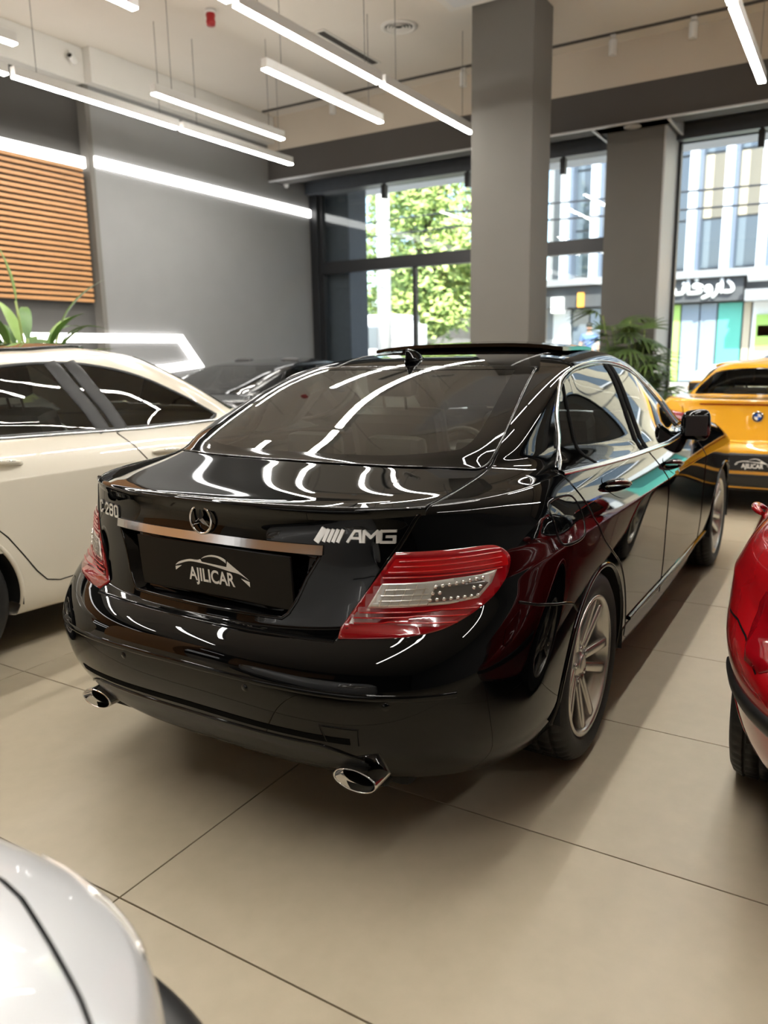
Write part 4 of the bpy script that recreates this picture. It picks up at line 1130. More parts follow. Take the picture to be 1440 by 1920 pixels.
for y, z in ((-.62, .515), (-.235, .518), (.235, .518), (.62, .515)):
    p, n = HB.hit('rear', y, z); sn = MB().lathe([(0, .002), (.0075, .002), (.0085, .0005), (.0105, .0008), (.0115, -.001)], 20, 'z')
    o = sn.build('parking_sensor', 'black_paint', hero_root, tuple(p)); o.rotation_mode = 'QUATERNION'; o.rotation_quaternion = n.to_track_quat('Z', 'Y')
# lip on the trunk
lp = MB(); V = []; ys = np.linspace(-.632, .632, 71)
for y in ys:
    p, n = HB.hit('rear', y, .972); f_ = 1-(abs(y)/.66)**6; x = p.x
    q6 = HB.hit('top', x+.012, y)[0].z; q30 = HB.hit('top', x+.045, y)[0].z
    for dx, z in ((.002, .960), (-.004*f_, .973), (-.011*f_, .987), (-.010*f_, .9915), (.012, q6+.0016*f_), (.045, q30+.0004)): V.append((x+dx, y, z))
lp.add(V, [(i*6+j, (i+1)*6+j, (i+1)*6+j+1, i*6+j+1) for i in range(70) for j in range(5)], True)
lp.build('trunk_spoiler', 'black_paint', hero_root)
# exhaust tips
for s_ in (-1, 1):
    ex = MB(); rings = []
    for (a, x, sc) in ((1, -.915, .80), (1, -.92, .88), (1, -.938, .96), (1, -.942, 1.0), (1, -.936, 1.03), (1, -.84, .97), (1, -.74, .9)):
        rings.append([(x-.012*math.cos(t)*s_*0, s_*.512+.066*sc*math.cos(t), .276+.030*sc*math.sin(t)) for t in [2*math.pi*i/36 for i in range(36)]])
    inner_ = [[(-.78, y, z) for x, y, z in rings[0]], rings[0]]; MB().add([q for r in inner_ for q in r], [(j, (j+1) % 36, 36+(j+1) % 36, 36+j) for j in range(36)], True).build('exhaust_inside', 'black_plastic', hero_root)
    V = [p for r in rings for p in r]; ex.add(V, [(i*36+j, i*36+(j+1) % 36, (i+1)*36+(j+1) % 36, (i+1)*36+j) for i in range(len(rings)-1) for j in range(36)], True)
    ex.build('exhaust_tip', 'chrome', hero_root)
    MB().add([(-.80, s_*.512+.055*math.cos(t), .276+.024*math.sin(t)) for t in [2*math.pi*i/24 for i in range(24)]], [tuple(range(24))]).build('exhaust_inside', 'gap', hero_root)
# underside, cabin, roof equipment, wheels
MB().box(-.80, 3.2, -.60, .60, .20, .30, .03).box(-.86, -.4, -.56, .56, .22, .30, .02).build('underbody', 'carpet_dark', hero_root)
cabin(hero_root, .18, 1.85, .70, .36, .78, wheel_y=.36)
sr = MB(); V = []
for i in range(13):
    for j in range(13):
        x = .80+.42*i/12; y = -.468+.936*j/12; p, n = HB.hit('top', x, y)
        zz = p.z+.028-.014*(i/12); V.append((x+(.02*(1-(abs(y)/.47)**2) if 0 else 0), y, zz))
F = [(i*13+j, (i+1)*13+j, (i+1)*13+j+1, i*13+j+1) for i in range(12) for j in range(12)]
low = [(x, y, z-.016) for x, y, z in V]; n0 = len(V)
edge = [i*13 for i in range(13)]+[12*13+j for j in range(1, 13)]+[i*13+12 for i in range(11, -1, -1)]+[j for j in range(11, 0, -1)]
sr.add(V+low, F+[tuple(i+n0 for i in reversed(f)) for f in F]+[(a, b, b+n0, a+n0) for a, b in zip(edge, edge[1:]+edge[:1])], False)
so = sr.build('sunroof_panel', 'gloss_black', hero_root)
for y in (-.36, .36):
    p, n = HB.hit('top', .95, y); MB().box(-.06, .10, -.012, .012, -.005, .022).build('sunroof_lifter', 'black_plastic', so, (.95, y, p.z))
for mr in (0, 1):
    rl = MB(); HB.ribbon(rl, 'top', smooth_poly([(.36, -.405), (.43, -.410), (.57, -.424), (.9, -.44), (1.3, -.43), (1.5, -.40)], 5, False), .010, off=.0005, mirror=mr, depth=.002)
    rl.build('roof_moulding', 'gloss_black', hero_root)
an = MB(); p, n = HB.hit('top', .40, .0)
for i in range(1): pass
fin = bmesh.new(); bmesh.ops.create_uvsphere(fin, u_segments=20, v_segments=12, radius=1)
for v in fin.verts:
    x, y, z = v.co; h = max(0, z); v.co = Vector((.075*x-.055*h*h, .030*y*(1-.75*h**.7), .052*h if z > 0 else -.006))
fm = bpy.data.meshes.new('antenna_fin'); fin.to_mesh(fm); fin.free(); fm.shade_smooth()
mesh_obj('antenna_fin', fm, 'black_paint', hero_root, (.46, .065, HB.hit('top', .46, .065)[0].z-.002))
for x in (0, 2.76):
    for s_ in (-1, 1): put_wheel('hero', hero_root, x, s_*(.873-.1225), .3265, s_, spin=.5+x)
# front lamps and grille, seen only from other places
for mr in (0, 1):
    V, F = HB.patch('front', smooth_poly([(-.42, .66), (-.62, .70), (-.72, .76), (-.60, .775), (-.45, .74)], 4), .004, .03, .004)
    MB().add(mir(V) if mr else V, F, True).build('head_lamp', 'lamp_clear', hero_root)
V, F = HB.patch('front', [(-.36, .52), (.36, .52), (.40, .70), (-.40, .70)], .004, .03, .004); MB().add(V, F, True).build('grille', 'satin_chrome', hero_root)
# ------------------------------------------------------------------ the other cars
def green_rings(p):
    """cabin rings from a few side-view points"""
    (bx, bz), (rx, rz), (fx, fz), (wx, wz) = p['base'], p['roofr'], p['rooff'], p['wind']; Wb, Wr = p['wb'], p['wr']; zb = p.get('belt', bz-.03)
    out = []
    for u, uw in ((0, 0), (.10, .06), (.40, .33), (.70, .66), (.90, .88), (1.0, 1.0)):
        zr = bz+(rz-bz)*u; zf = wz+(fz-wz)*u; xr = bx+(rx-bx)*(u**1.05); xf = wx+(fx-wx)*(u**1.05)
        W = Wb+(Wr-Wb)*(uw**1.15); z1 = zb+(max(rz, fz)+.004-zb)*u
        cr = xr+.38-.08*u; cf = xf-.45+.1*u
        out.append(Ring((zr, zr*.6+z1*.4, z1, zf*.6+z1*.4, zf), (xr, xf), (W*.92, W, W*.95), (4.0, 3.0), (cr, cf)))
    top = max(rz, fz)
    for u, dz in ((.80, .022), (.45, .045), (.0, .055)):
        xr = rx+(1-u)*.45*(fx-rx); xf = fx-(1-u)*.35*(fx-rx)
        out.append(Ring((rz+(top+dz-rz)*(1-u)+.012, top+dz*.8, top+dz, top+dz*.8, fz+(top+dz-fz)*(1-u)+.012), (xr, xf), (Wr*.9*u, Wr*u, Wr*.92*u), (3.2, 3), (xr+.12, xf-.1)))
    return out
def car_rings(p):
    zs, ws = p.get('zs', 1.), p.get('ws', 1.); wb = p.get('wheelbase', 2.76); ro = p.get('rear', 1.); fo = p.get('front', 1.)
    def mx(x): return x*ro if x < 0 else (x/2.76*wb if x < 2.76 else wb+(x-2.76)*fo)
    out = []
    src = hero_rings if 'base' not in p else hero_rings[:20]
    for r in src:
        q = Ring((r.zr*zs, r.z0*zs, r.z1*zs, r.z2*zs, r.zf*zs), (mx(r.xr), mx(r.xf)), (r.W0*ws, r.W1*ws, r.W2*ws), (r.nr+p.get('dn', 0), r.nf), (mx(r.cr), mx(r.cf)))
        if 'tuck' in p and len(out) < 7: q.W0 *= 1-p['tuck']*(1-len(out)/7); q.nr -= .5
        out.append(q)
    if 'base' in p:
        a = out[-1]; g = green_rings(p)
        b = g[0]
        for u in (.35, .75):
            f = lambda m, n: m+(n-m)*u
            out.append(Ring([f(m, n) for m, n in zip((a.zr, a.z0, a.z1, a.z2, a.zf), (b.zr, b.z0, b.z1, b.z2, b.zf))], (f(a.xr, b.xr), f(a.xf, b.xf)), (f(a.W0, b.W0), f(a.W1, b.W1), f(a.W2, b.W2)), (f(a.nr, b.nr), f(a.nf, b.nf)), (f(a.cr, b.cr), f(a.cf, b.cf))))
        out += g
    return out, mx
def make_car(name, label, loc, rotz, paint, p, wheel, glass='car_glass', cab=True, res=(56, 90, 40), lod=2, group=None):
    root = empty(name, (loc[0], loc[1], 0), rotz, label, 'car', group)
    rings, mx = car_rings(p); zs = p.get('zs', 1.); ws = p.get('ws', 1.)
    cnt = [max(2, int(c*.62)) for c in hero_counts] if 'base' not in p else [2, 2, 2, 3, 3, 4, 4, 4, 3, 3, 3, 3, 3, 3, 3, 3, 3, 3, 3, 4, 4, 4, 4, 4, 4, 5, 4, 4, 3, 3, 3]
    B = Body(rings, cnt, res, xm=mx(1.2))
    wb = p.get('wheelbase', 2.76); ar = p.get('arch', .357); ac = p.get('arch_z', .315)
    arches = [(0, ac, ar), (wb, ac, ar)]
    S = lambda pts: [(mx(x), z*zs) for x, z in pts]
    W = smooth_poly(p['dlo'], 5) if 'dlo' in p else smooth_poly([(mx(a), b*zs) for a, b in W_GLASS[::5]], 5)
    RG = p.get('rear_glass') or [(mx(a), b*ws) for a, b in R_GLASS[::3].tolist()+[R_GLASS[-1].tolist()]]
    FG = p.get('front_glass') or [(mx(a), b*ws) for a, b in F_GLASS[::3].tolist()+[F_GLASS[-1].tolist()]]
    zg = p.get('glass_z', .93*zs)
    sw = lambda P_, n: (P_[..., 1] < -.45*ws)
    B.snap('top', RG, .016, where=lambda P_, n: (P_[..., 2] > zg) & (P_[..., 0] < mx(1.0)))
    B.snap('top', FG, .016, where=lambda P_, n: (P_[..., 2] > zg) & (P_[..., 0] > mx(1.0)))
    B.snap('side', W, .014, True, sw)
    for a in arches: B.snap('side', arch_poly(*a), .02, True, sw)
    B.normals()
    c, nn = B.centers(); cx, cy, cz = c[..., 0], c[..., 1], c[..., 2]
    B.label[:] = 0
    if lod >= 2:
        B.label[(cx < -.25) & (cz < .64*zs)] = 1; B.label[(cx > wb+.33) & (cz < .66*zs)] = 2
        B.label[(cx < RG[0][0]+.1) & (-cy < .62*ws) & (nn[..., 2] > .8) & (cz > .9*zs)] = 3
        if 'doors' in p:
            for k, poly in enumerate(p['doors']): B.paint('side', poly, 4+k, lambda P_, n: (P_[..., 1] < -.6*ws) & (P_[..., 2] < p.get('belt', 1.0*zs)), [0])
    B.paint('top', RG+[(RG[-1][0], 0), (RG[0][0], 0)], 9, lambda P_, n: P_[..., 2] > zg)
    B.paint('top', FG+[(FG[-1][0], 0), (FG[0][0], 0)], 9, lambda P_, n: P_[..., 2] > zg)
    B.paint('side', W, 9, sw)
    for a in arches: B.paint('side', arch_poly(*a), 9, lambda P_, n: P_[..., 1] < -.35)
    B.part(0, 'body_shell', paint, root)
    B.part(1, 'rear_bumper', paint, root); B.part(2, 'front_bumper', paint, root); B.part(3, 'trunk_lid', paint, root)
    for k, nm in ((4, 'rear_door'), (5, 'front_door')):
        for sd in (-1, 1): B.part(k, nm, paint, root, sd)
    fr = [tuple(q) for q in RG]+[(a, -b) for a, b in RG[-2:0:-1]]; ff = [tuple(q) for q in FG]+[(a, -b) for a, b in FG[-2:0:-1]]
    V, F = B.patch('top', fr, .003, .05); MB().add(V, F, True).build('rear_window', glass, root)
    V, F = B.patch('top', ff, .003, .05); MB().add(V, F, True).build('windshield', glass, root)
    s = MB(); B.ribbon(s, 'top', fr, .016, off=.003, closed=True, depth=.002, step=.04); s.build('window_seal', 'gloss_black', root); s = MB(); B.ribbon(s, 'top', ff, .016, off=.003, closed=True, depth=.002, step=.04); s.build('window_seal', 'gloss_black', root)
    for mr in (0, 1):
        V, F = B.patch('side', W, .001, .05); MB().add(mir(V) if mr else V, F, True).build('side_window', glass, root)
        s = MB(); B.ribbon(s, 'side', W, .020, off=.002, closed=True, mirror=mr, depth=.004, step=.03); s.build('window_frame', p.get('frame_mat', 'gloss_black'), root)
        for pil in p.get('pillars', []):
            s = MB(); B.ribbon(s, 'side', pil[0], pil[1], off=.003, mirror=mr, depth=.004); s.build('door_pillar', pil[2] if len(pil) > 2 else 'gloss_black', root)
        if 'belt_trim' in p:
            s = MB(); B.ribbon(s, 'side', p['belt_trim'], .016, off=.003, mirror=mr, depth=.005); s.build('belt_trim', 'satin_chrome', root)
        for l in p.get('gaps', []): g = MB(); B.ribbon(g, 'side', l, .006, mirror=mr); g.build('panel_gap', 'gap', root)
        for hx, hz in p.get('handles', []):
            b = MB(); pts = []; rad = []
            for i in range(9):
                u = i/8; q, n = B.hit('side', hx-.10+.20*u, hz+.008-.016*u); q = q+n*(.004+.030*math.sin(math.pi*u)**.6); pts.append((q.x, -q.y if mr else q.y, q.z)); rad.append(.008+.007*math.sin(math.pi*u)**.5)
            b.tube(pts, .012, 10, radii=rad).build('door_handle', paint, root)
            V, F = B.patch('side', [(hx+.105*math.cos(t), hz-.008+.034*math.sin(t)) for t in [2*math.pi*i/20 for i in range(20)]], .001, .03); MB().add(mir(V) if mr else V, F, True).build('handle_cup', paint, root)
            b = MB(); b.tube([(x, y-(.011 if not mr else -.011), z+.004) for x, y, z in pts[2:-2]], .0035, 6).build('handle_trim', 'chrome', root)
        for cx_, cz_, r in arches:
            wheel_well(root, cx_, cz_, r+.006, -p.get('well', .872)*ws, -.58*ws, mr)
            s = MB(); B.ribbon(s, 'side', [(cx_+(r+.005)*math.cos(t), cz_+(r+.005)*math.sin(t)) for t in np.radians(np.linspace(-8, 188, 40))], .022, off=-.001, mirror=mr, depth=.007); s.build('wheel_arch_lip', p.get('arch_mat', paint), root)
        for key, mat_, view, poly in p.get('lamps', []):
            V, F = B.patch(view, poly, .004, .03, .005); MB().add(mir(V) if mr else V, F, True).build(key, mat_, root)
        if lod >= 1:
            s_ = 1 if mr else -1; x_, z_ = p.get('mirror', (1.80, .99*zs))
            q, n = B.hit('side', x_, z_-.02)
            ms = bmesh.new(); bmesh.ops.create_uvsphere(ms, u_segments=18, v_segments=12, radius=1)
            for v_ in ms.verts:
                a, b_, c_ = v_.co; v_.co = Vector((.055*math.copysign(abs(a)**.6, a), .095*math.copysign(abs(b_)**.55, b_), .07*math.copysign(abs(c_)**.6, c_)))
            mm = bpy.data.meshes.new('wing_mirror'); ms.to_mesh(mm); ms.free(); mm.shade_smooth()
            mo = mesh_obj('wing_mirror', mm, paint, root, (mx(x_), s_*(-q.y+.10), z_)); MB().box(-.003, .003, -.08, .08, -.052, .052, .002).build('mirror_glass', 'chrome', mo, (-.056, 0, 0))
    MB().box(mx(-.75), mx(3.1), -.60*ws, .60*ws, .20, .30, .03).build('underbody', 'carpet_dark', root)
    if cab: cabin(root, mx(p.get('cab_x', .18)), mx(1.85)+p.get('cab_dx', 0), .68*ws, p.get('cab_z', .36*zs), p.get('cab_s', .77*zs), p.get('seat', 'seat_black'))
    else: MB().box(mx(-.6), mx(2.2), -.68*ws, .68*ws, .28, .86*zs, .05).build('cabin_floor', 'carpet_dark', root)
    R = p.get('R', .3265)
    for x in (0, wb):
        for s_ in (-1, 1): put_wheel(wheel, root, x, s_*(.868*ws-.115), R, s_, spin=.3+x, detail=lod >= 1)
    return root, B
wheel_meshes('five', .32, .225, .222, 'single', 7)
wheel_meshes('small', .305, .205, .205, 'y', 5)
wheel_meshes('ybig', .320, .245, .232, 'y', 5)
# white sedan at the left
zs = 1.035
white_p = dict(zs=zs, ws=1.01, wheelbase=2.70, rear=.98, front=1.0, arch=.365, arch_z=.32,
    dlo=[(-.10, 1.055), (.05, 1.20), (.25, 1.29), (.50, 1.345), (.80, 1.362), (1.05, 1.345), (1.35, 1.275), (1.62, 1.16), (1.86, 1.03, 1), (1.78, 1.005, 1), (1.2, 1.015), (.5, 1.035)],
    pillars=[([(.97, 1.01), (.93, 1.12), (.86, 1.26), (.82, 1.365)], .085, 'black_plastic'), ([(1.08, 1.01), (1.04, 1.12), (.97, 1.26), (.93, 1.365)], .085, 'black_plastic')],
    belt_trim=[(-.12, 1.045), (.5, 1.026), (1.2, 1.006), (1.84, 1.0)],
    gaps=[[(-.20, 1.03), (-.12, .93), (.0, .82), (.12, .75), (.22, .70), (.32, .60), (.39, .50), (.45, .41), (.50, .355), (.57, .335), (1.0, .345), (1.16, .348)], [(1.03, 1.0), (1.10, .93), (1.16, .84), (1.185, .72), (1.19, .55), (1.16, .348)], [(1.95, .96), (2.0, .8), (2.02, .6), (2.0, .345)], [(1.16, .348), (2.0, .345)]],
    handles=[(.34, .925), (1.30, .872)], mirror=(2.02, .985), belt=1.0, frame_mat='black_plastic',
    lamps=[('tail_lamp', 'lamp_red', 'diag', [(-.32, .72), (-.06, .80), (.10, .88), (-.10, .90), (-.24, .88)]), ('head_lamp', 'lamp_clear', 'front', [(-.42, .66), (-.66, .70), (-.78, .79), (-.60, .79), (-.45, .75)])])
WHITE = make_car('sedan_car', 'cream white sedan with black window pillars at the left edge', (1.70, 4.10), 0, 'white_paint', white_p, 'five', lod=2)
V, F = WHITE[1].patch('top', smooth_poly([(.0, 0), (.02, .34), (.30, .40), (.95, .40), (1.25, .34), (1.28, 0), (1.25, -.34), (.95, -.40), (.30, -.40), (.02, -.34)], 3), .012, .05, .012)
MB().add(V, F, True).build('roof_panel', 'gloss_black', WHITE[0])
# dark car between the white one and the grey wall
dark_p = dict(zs=.955, ws=1.0, pillars=[([(.86, .93), (.90, 1.255)], .07)], handles=[(.3, .86), (1.2, .83)], gaps=[[(tuple(q)[0], tuple(q)[1]*.955) for q in BGAP[3:]]], belt=.96,
    lamps=[('tail_lamp', 'lamp_red', 'diag', [(a, b*.955) for a, b in LAMP[::4].tolist()])])
make_car('sedan_car', 'dark car of which only the roof and windows show beyond the white sedan', (6.45, 5.95), 0, 'dark_paint', dark_p, 'five', glass='car_glass_dark', lod=1)
# yellow coupe in front of the right window
yel_p = dict(cab_x=.42, cab_z=.22, cab_s=.66, cab_dx=-.35, zs=.965, ws=1.0, wheelbase=2.50, rear=.80, front=1.05, base=(-.22, .965), roofr=(.28, 1.205), rooff=(.85, 1.225), wind=(1.58, .96), wb=.72, wr=.52, belt=.955,
    dlo=[(.02, .98), (.16, 1.09), (.40, 1.185), (.75, 1.20), (1.0, 1.16), (1.30, 1.05), (1.46, .975, 1), (1.38, .955, 1), (.6, .955)],
    rear_glass=[(-.20, 0), (-.19, .30), (-.15, .54), (-.11, .585), (.0, .57), (.22, .47), (.24, .25), (.24, 0)],
    front_glass=[(1.62, 0), (1.60, .3), (1.50, .55), (1.42, .62), (1.02, .50), (.90, .42), (.92, .2), (.93, 0)], glass_z=.955,
    handles=[(.45, .80)], gaps=[[(.30, .95), (.32, .75), (.30, .45), (.34, .30)], [(1.42, .93), (1.48, .7), (1.46, .30)]], mirror=(1.35, .97), R=.320, arch=.352,
    lamps=[('tail_lamp', 'lamp_red', 'diag', [(-.20, .745), (-.02, .76), (.12, .80), (.10, .86), (-.05, .845), (-.16, .83)]), ('head_lamp', 'lamp_clear', 'front', [(-.42, .60), (-.66, .64), (-.76, .73), (-.60, .73), (-.45, .69)])])
YEL, YB = make_car('coupe_car', 'yellow two-door coupe seen from behind in front of the right window', (7.62, .66), 0, 'yellow_paint', yel_p, 'ybig', lod=1)
def rear_panel(B, poly, off, name, mat, parent, rim=.003):
    V, F = B.patch('rear', poly, off, .03, rim); return MB().add(V, F, True).build(name, mat, parent)
pz = .455
rear_panel(YB, [(-.40, .40), (.40, .40), (.43, .545), (-.43, .545)], .003, 'plate_niche', 'black_plastic', YEL)
rear_panel(YB, [(-.62, .235), (.62, .235), (.66, .37), (-.66, .37)], .004, 'diffuser', 'black_plastic', YEL)
q, n = YB.hit('rear', 0, .47)
yp = MB().box(-.004, .004, -.26, .26, -.06, .06, .003).build('license_plate', 'black_plastic', YEL, (q.x-.012, 0, .47))
car_mark('plate_print', yp, (-.0055, 0, -.002), .26)
q, n = YB.hit('rear', 0, .82)
em = MB().lathe([(0, -.006), (.041, -.006), (.041, 0)], 32, 'x').build('emblem', 'gloss_black', YEL, (q.x-.002, 0, .83))
MB().lathe([(.0365, -.0075), (.0415, -.008), (.0435, -.004), (.0435, .002)], 32, 'x').build('emblem_ring', 'chrome', em)
for k in range(4):
    m = MB(); a0 = math.pi/2*k; V = [(-.0078, 0, 0)]+[(-.0078, .027*math.cos(a0+math.pi/2*i/8), .027*math.sin(a0+math.pi/2*i/8)) for i in range(9)]
    m.add(V, [(0, i, i+1) for i in range(1, 9)]).build('emblem_quarter', 'white_print' if k % 2 else 'emblem_blue', em) if 'emblem_blue' in MATS else None
sp = MB(); YB.ribbon(sp, 'rear', [(y, .925-.02*y*y) for y in np.linspace(-.45, .45, 21)], .012, off=.002); sp.build('brake_light', 'lamp_red', YEL)
gp = MB(); YB.ribbon(gp, 'rear', [(-.60, .90), (-.56, .76), (-.48, .64), (0, .615), (.48, .64), (.56, .76), (.60, .90)], .006); gp.build('panel_gap', 'gap', YEL)
# red car at the right edge
red_p = dict(well=.80, cab_x=.45, cab_z=.24, cab_s=.70, cab_dx=-.2, tuck=.12, dn=-.45, zs=.915, ws=.98, wheelbase=2.45, rear=.92, front=.95, base=(-.18, .955), roofr=(.40, 1.29), rooff=(1.02, 1.32), wind=(1.78, .93), wb=.70, wr=.53, belt=.94, arch=.345, arch_z=.30, R=.305,
    dlo=[(.05, .97), (.22, 1.12), (.45, 1.23), (.85, 1.26), (1.15, 1.21), (1.45, 1.08), (1.66, .955, 1), (1.55, .935, 1), (.7, .94)],
    rear_glass=[(-.15, 0), (-.14, .30), (-.11, .52), (-.06, .565), (.06, .55), (.33, .47), (.35, .25), (.35, 0)],
    front_glass=[(1.80, 0), (1.78, .3), (1.68, .55), (1.60, .62), (1.22, .50), (1.08, .44), (1.10, .2), (1.11, 0)], glass_z=.945,
    handles=[(.40, .80)], gaps=[[(.25, .93), (.28, .75), (.30, .30)], [(1.50, .92), (1.58, .7), (1.55, .30)]], mirror=(1.45, .97),
    lamps=[('tail_lamp', 'lamp_red', 'diag', [(.13, .60), (.155, .63), (.175, .68), (.175, .735), (.155, .77), (.05, .80), (-.02, .78), (-.02, .64), (.06, .595)]), ('head_lamp', 'lamp_clear', 'front', [(-.42, .58), (-.66, .62), (-.76, .72), (-.60, .72), (-.45, .68)])])
RED, RB = make_car('coupe_car', 'red car cut off by the right edge, with a black strip round its bumper', (2.66, -.60), 0, 'red_paint', red_p, 'small', lod=1)
for mr in (0, 1):
    s = MB(); RB.ribbon(s, 'diag', [(-.66, .46), (-.55, .46), (-.4, .46), (-.2, .462), (0, .466), (.18, .472), (.36, .476)], .062, off=.002, mirror=mr, depth=.010, step=.02); s.build('bumper_strip', 'black_plastic', RED)
    s = MB(); RB.ribbon(s, 'diag', [(.07, .588), (.175, .645), (.245, .664), (.33, .662)], .006, mirror=mr); s.build('panel_gap', 'gap', RED)
    sg = -1 if not mr else 1
    m = MB().ball((0, 0, 0), 1, 18, 12, (.06, .035, .028)).tube([(0, 0, -.02), (0, -sg*.01, -.07)], .012, 8).build('spoiler_end', 'red_paint', RED, (-.33, sg*.70, .965))
rear_panel(RB, [(-.27, .60), (.27, .60), (.27, .71), (-.27, .71)], .006, 'license_plate', 'black_plastic', RED)
gp = MB(); RB.ribbon(gp, 'rear', [(-.52, .86), (-.50, .70), (-.42, .585), (0, .57), (.42, .585), (.50, .70), (.52, .86)], .006); gp.build('panel_gap', 'gap', RED)
# silver car in the lower left corner, nose towards the black sedan
sil_p = dict(zs=.90, ws=1.0, belt=.96, pillars=[([(.86, .88), (.90, 1.18)], .07)], handles=[(.3, .80), (1.2, .77)],
    lamps=[('head_lamp', 'lamp_clear', 'front', [(-.40, .56), (-.62, .59), (-.74, .67), (-.62, .69), (-.46, .66)]), ('tail_lamp', 'lamp_red', 'diag', [(a, b*.90) for a, b in LAMP[::4].tolist()])])
SILV, SB = make_car('sedan_car', 'blurred pale silver car corner at the lower left, nearest the camera', (-2.86, .71), math.radians(12), 'silver_paint', sil_p, 'five', lod=1)
def along(B, s_row, j0, j1, out, dz):
    R = []
    for j in range(j0, j1): q = Vector(B.P[s_row][j]); n = Vector(B.N[s_row][j]); n.z = 0; n.normalize(); R.append(q+n*out+Vector((0, 0, dz)))
    return R
ns, nt_, _ = SB.P.shape
row = int(np.argmin(abs(SB.P[:ns//2, int(nt_*.8), 2]-.40)))
for mr in (0, 1):
    pts = along(SB, row, int(nt_*.70), nt_, .055, 0)
    m = MB(); m.tube(pts, .055, 10); m.v = [tuple(q) for q in (mir(m.v) if mr else m.v)]; m.build('front_lip', 'black_plastic', SILV)
    s = MB(); SB.ribbon(s, 'top', [(3.33, -.42), (3.295, -.552), (3.272, -.604), (3.234, -.668), (3.204, -.720), (3.175, -.772), (3.15, -.81)], .007, mirror=mr); s.build('panel_gap', 'gap', SILV)
# ------------------------------------------------------------------ plants in the showroom
noise_tint(principled('leaf_dark', (.055, .13, .018), .45), 6, .35)
noise_tint(principled('leaf_light', (.16, .26, .05), .45), 6, .3)
noise_tint(principled('stem_green', (.20, .26, .07), .5), 8, .2)
noise_tint(principled('palm_leaf', (.085, .14, .035), .5), 6, .35)
noise_tint(principled('pot_dark', (.05, .05, .05), .5), 6, .1)
noise_tint(principled('soil', (.03, .02, .014), .9), 20, .3)
def pot(parent, r, h):
    MB().lathe([(0, 0), (r*.72, 0), (r*.78, .02), (r*.98, h-.04), (r, h-.03), (r, h), (r*.90, h), (r*.88, h-.05)], 32).build('pot', 'pot_dark', parent)
    MB().lathe([(0, h-.05), (r*.89, h-.05)], 24).build('soil', 'soil', parent)
def blade(L, W, bend, stalk, tilt, turn, curl=.12, n=10):
    """one broad leaf: stalk, then a folded blade bending over; returns verts, faces, stalk points"""
    c = Matrix.Rotation(turn, 4, 'Z'); pts = []; a = tilt; p = Vector((0, 0, 0)); st = []
    for i in range(6):
        st.append(p.copy()); p = p+Vector((math.sin(a), 0, math.cos(a)))*stalk/5; a += bend*.15/5
    V = []
    for i in range(n+1):
        u = i/n; w = W*math.sin(math.pi*min(1, .06+u*.94)**.8)*(1 if u < .999 else .05)
        d = Vector((math.sin(a), 0, math.cos(a))); up = Vector((-math.cos(a), 0, math.sin(a)))
        V += [p+Vector((0, -w, 0))+up*(w*curl*2), p, p+Vector((0, w, 0))+up*(w*curl*2)]
        p = p+d*L/n; a += bend/n
    F = [(i*3+j, i*3+j+1, i*3+j+4, i*3+j+3) for i in range(n) for j in (0, 1)]
    return [c @ v for v in V], F, [c @ v for v in st]
random.seed(11)
pl1 = empty('potted_plant', (4.02, 5.80, 0), 0, 'broad-leaved green plant behind the white sedan, before the wooden slats', 'plant')
pot(pl1, .24, .62)
leaf_defs = [(.46, .065, .25, .72, .05, 2.4), (.55, .05, .8, .58, .26, 2.9), (.60, .05, 1.2, .50, .42, 3.6), (.52, .05, 1.0, .45, .35, .2), (.60, .055, .7, .56, .32, -.5), (.55, .05, 1.2, .42, .50, .9)]
for i in range(22): leaf_defs.append((random.uniform(.40, .58), random.uniform(.042, .062), random.uniform(.7, 1.6), random.uniform(.22, .55), random.uniform(.15, .75), random.uniform(0, 6.28)))
for i, (L, W, b, s, t, r) in enumerate(leaf_defs):
    V, F, st = blade(L, W, b, s, t, r)
    lf = MB().add([v+Vector((0, 0, .98)) for v in V], F, True).build('leaf', 'leaf_dark' if i % 3 else 'leaf_light', pl1, fix=False)
    MB().tube([(st[0].x, st[0].y, .55)]+[v+Vector((0, 0, .95)) for v in st]+[V[1]+Vector((0, 0, .98))], .010, 6).build('leaf_stalk', 'stem_green', lf)
def fan(L, n, droop):
    m = MB()
    for k in range(n):
        a = math.radians(-75+150*k/(n-1)); d = Vector((math.cos(a), math.sin(a), 0)); s = Vector((-math.sin(a), math.cos(a), 0)); V = []
        for i in range(5):
            u = i/4; w = .016*math.sin(math.pi*(.1+.85*u)); c = d*L*u*(.8+.2*math.cos(a))+Vector((0, 0, -droop*u*u*L))
            V += [c-s*w, c+Vector((0, 0, .004)), c+s*w]
        m.add(V, [(i*3+j, i*3+j+1, i*3+j+4, i*3+j+3) for i in range(4) for j in (0, 1)], True)
    me = m.mesh('frond'); me.materials.append(MATS['palm_leaf']); return me
fans = [fan(.27, 9, .4), fan(.32, 10, .6), fan(.23, 8, .3)]
pl2 = empty('potted_palm', (9.62, 2.34, 0), 0, 'bushy dark green palm in a pot beside the right pillar, behind the yellow coupe', 'plant')
pot(pl2, .26, .55)
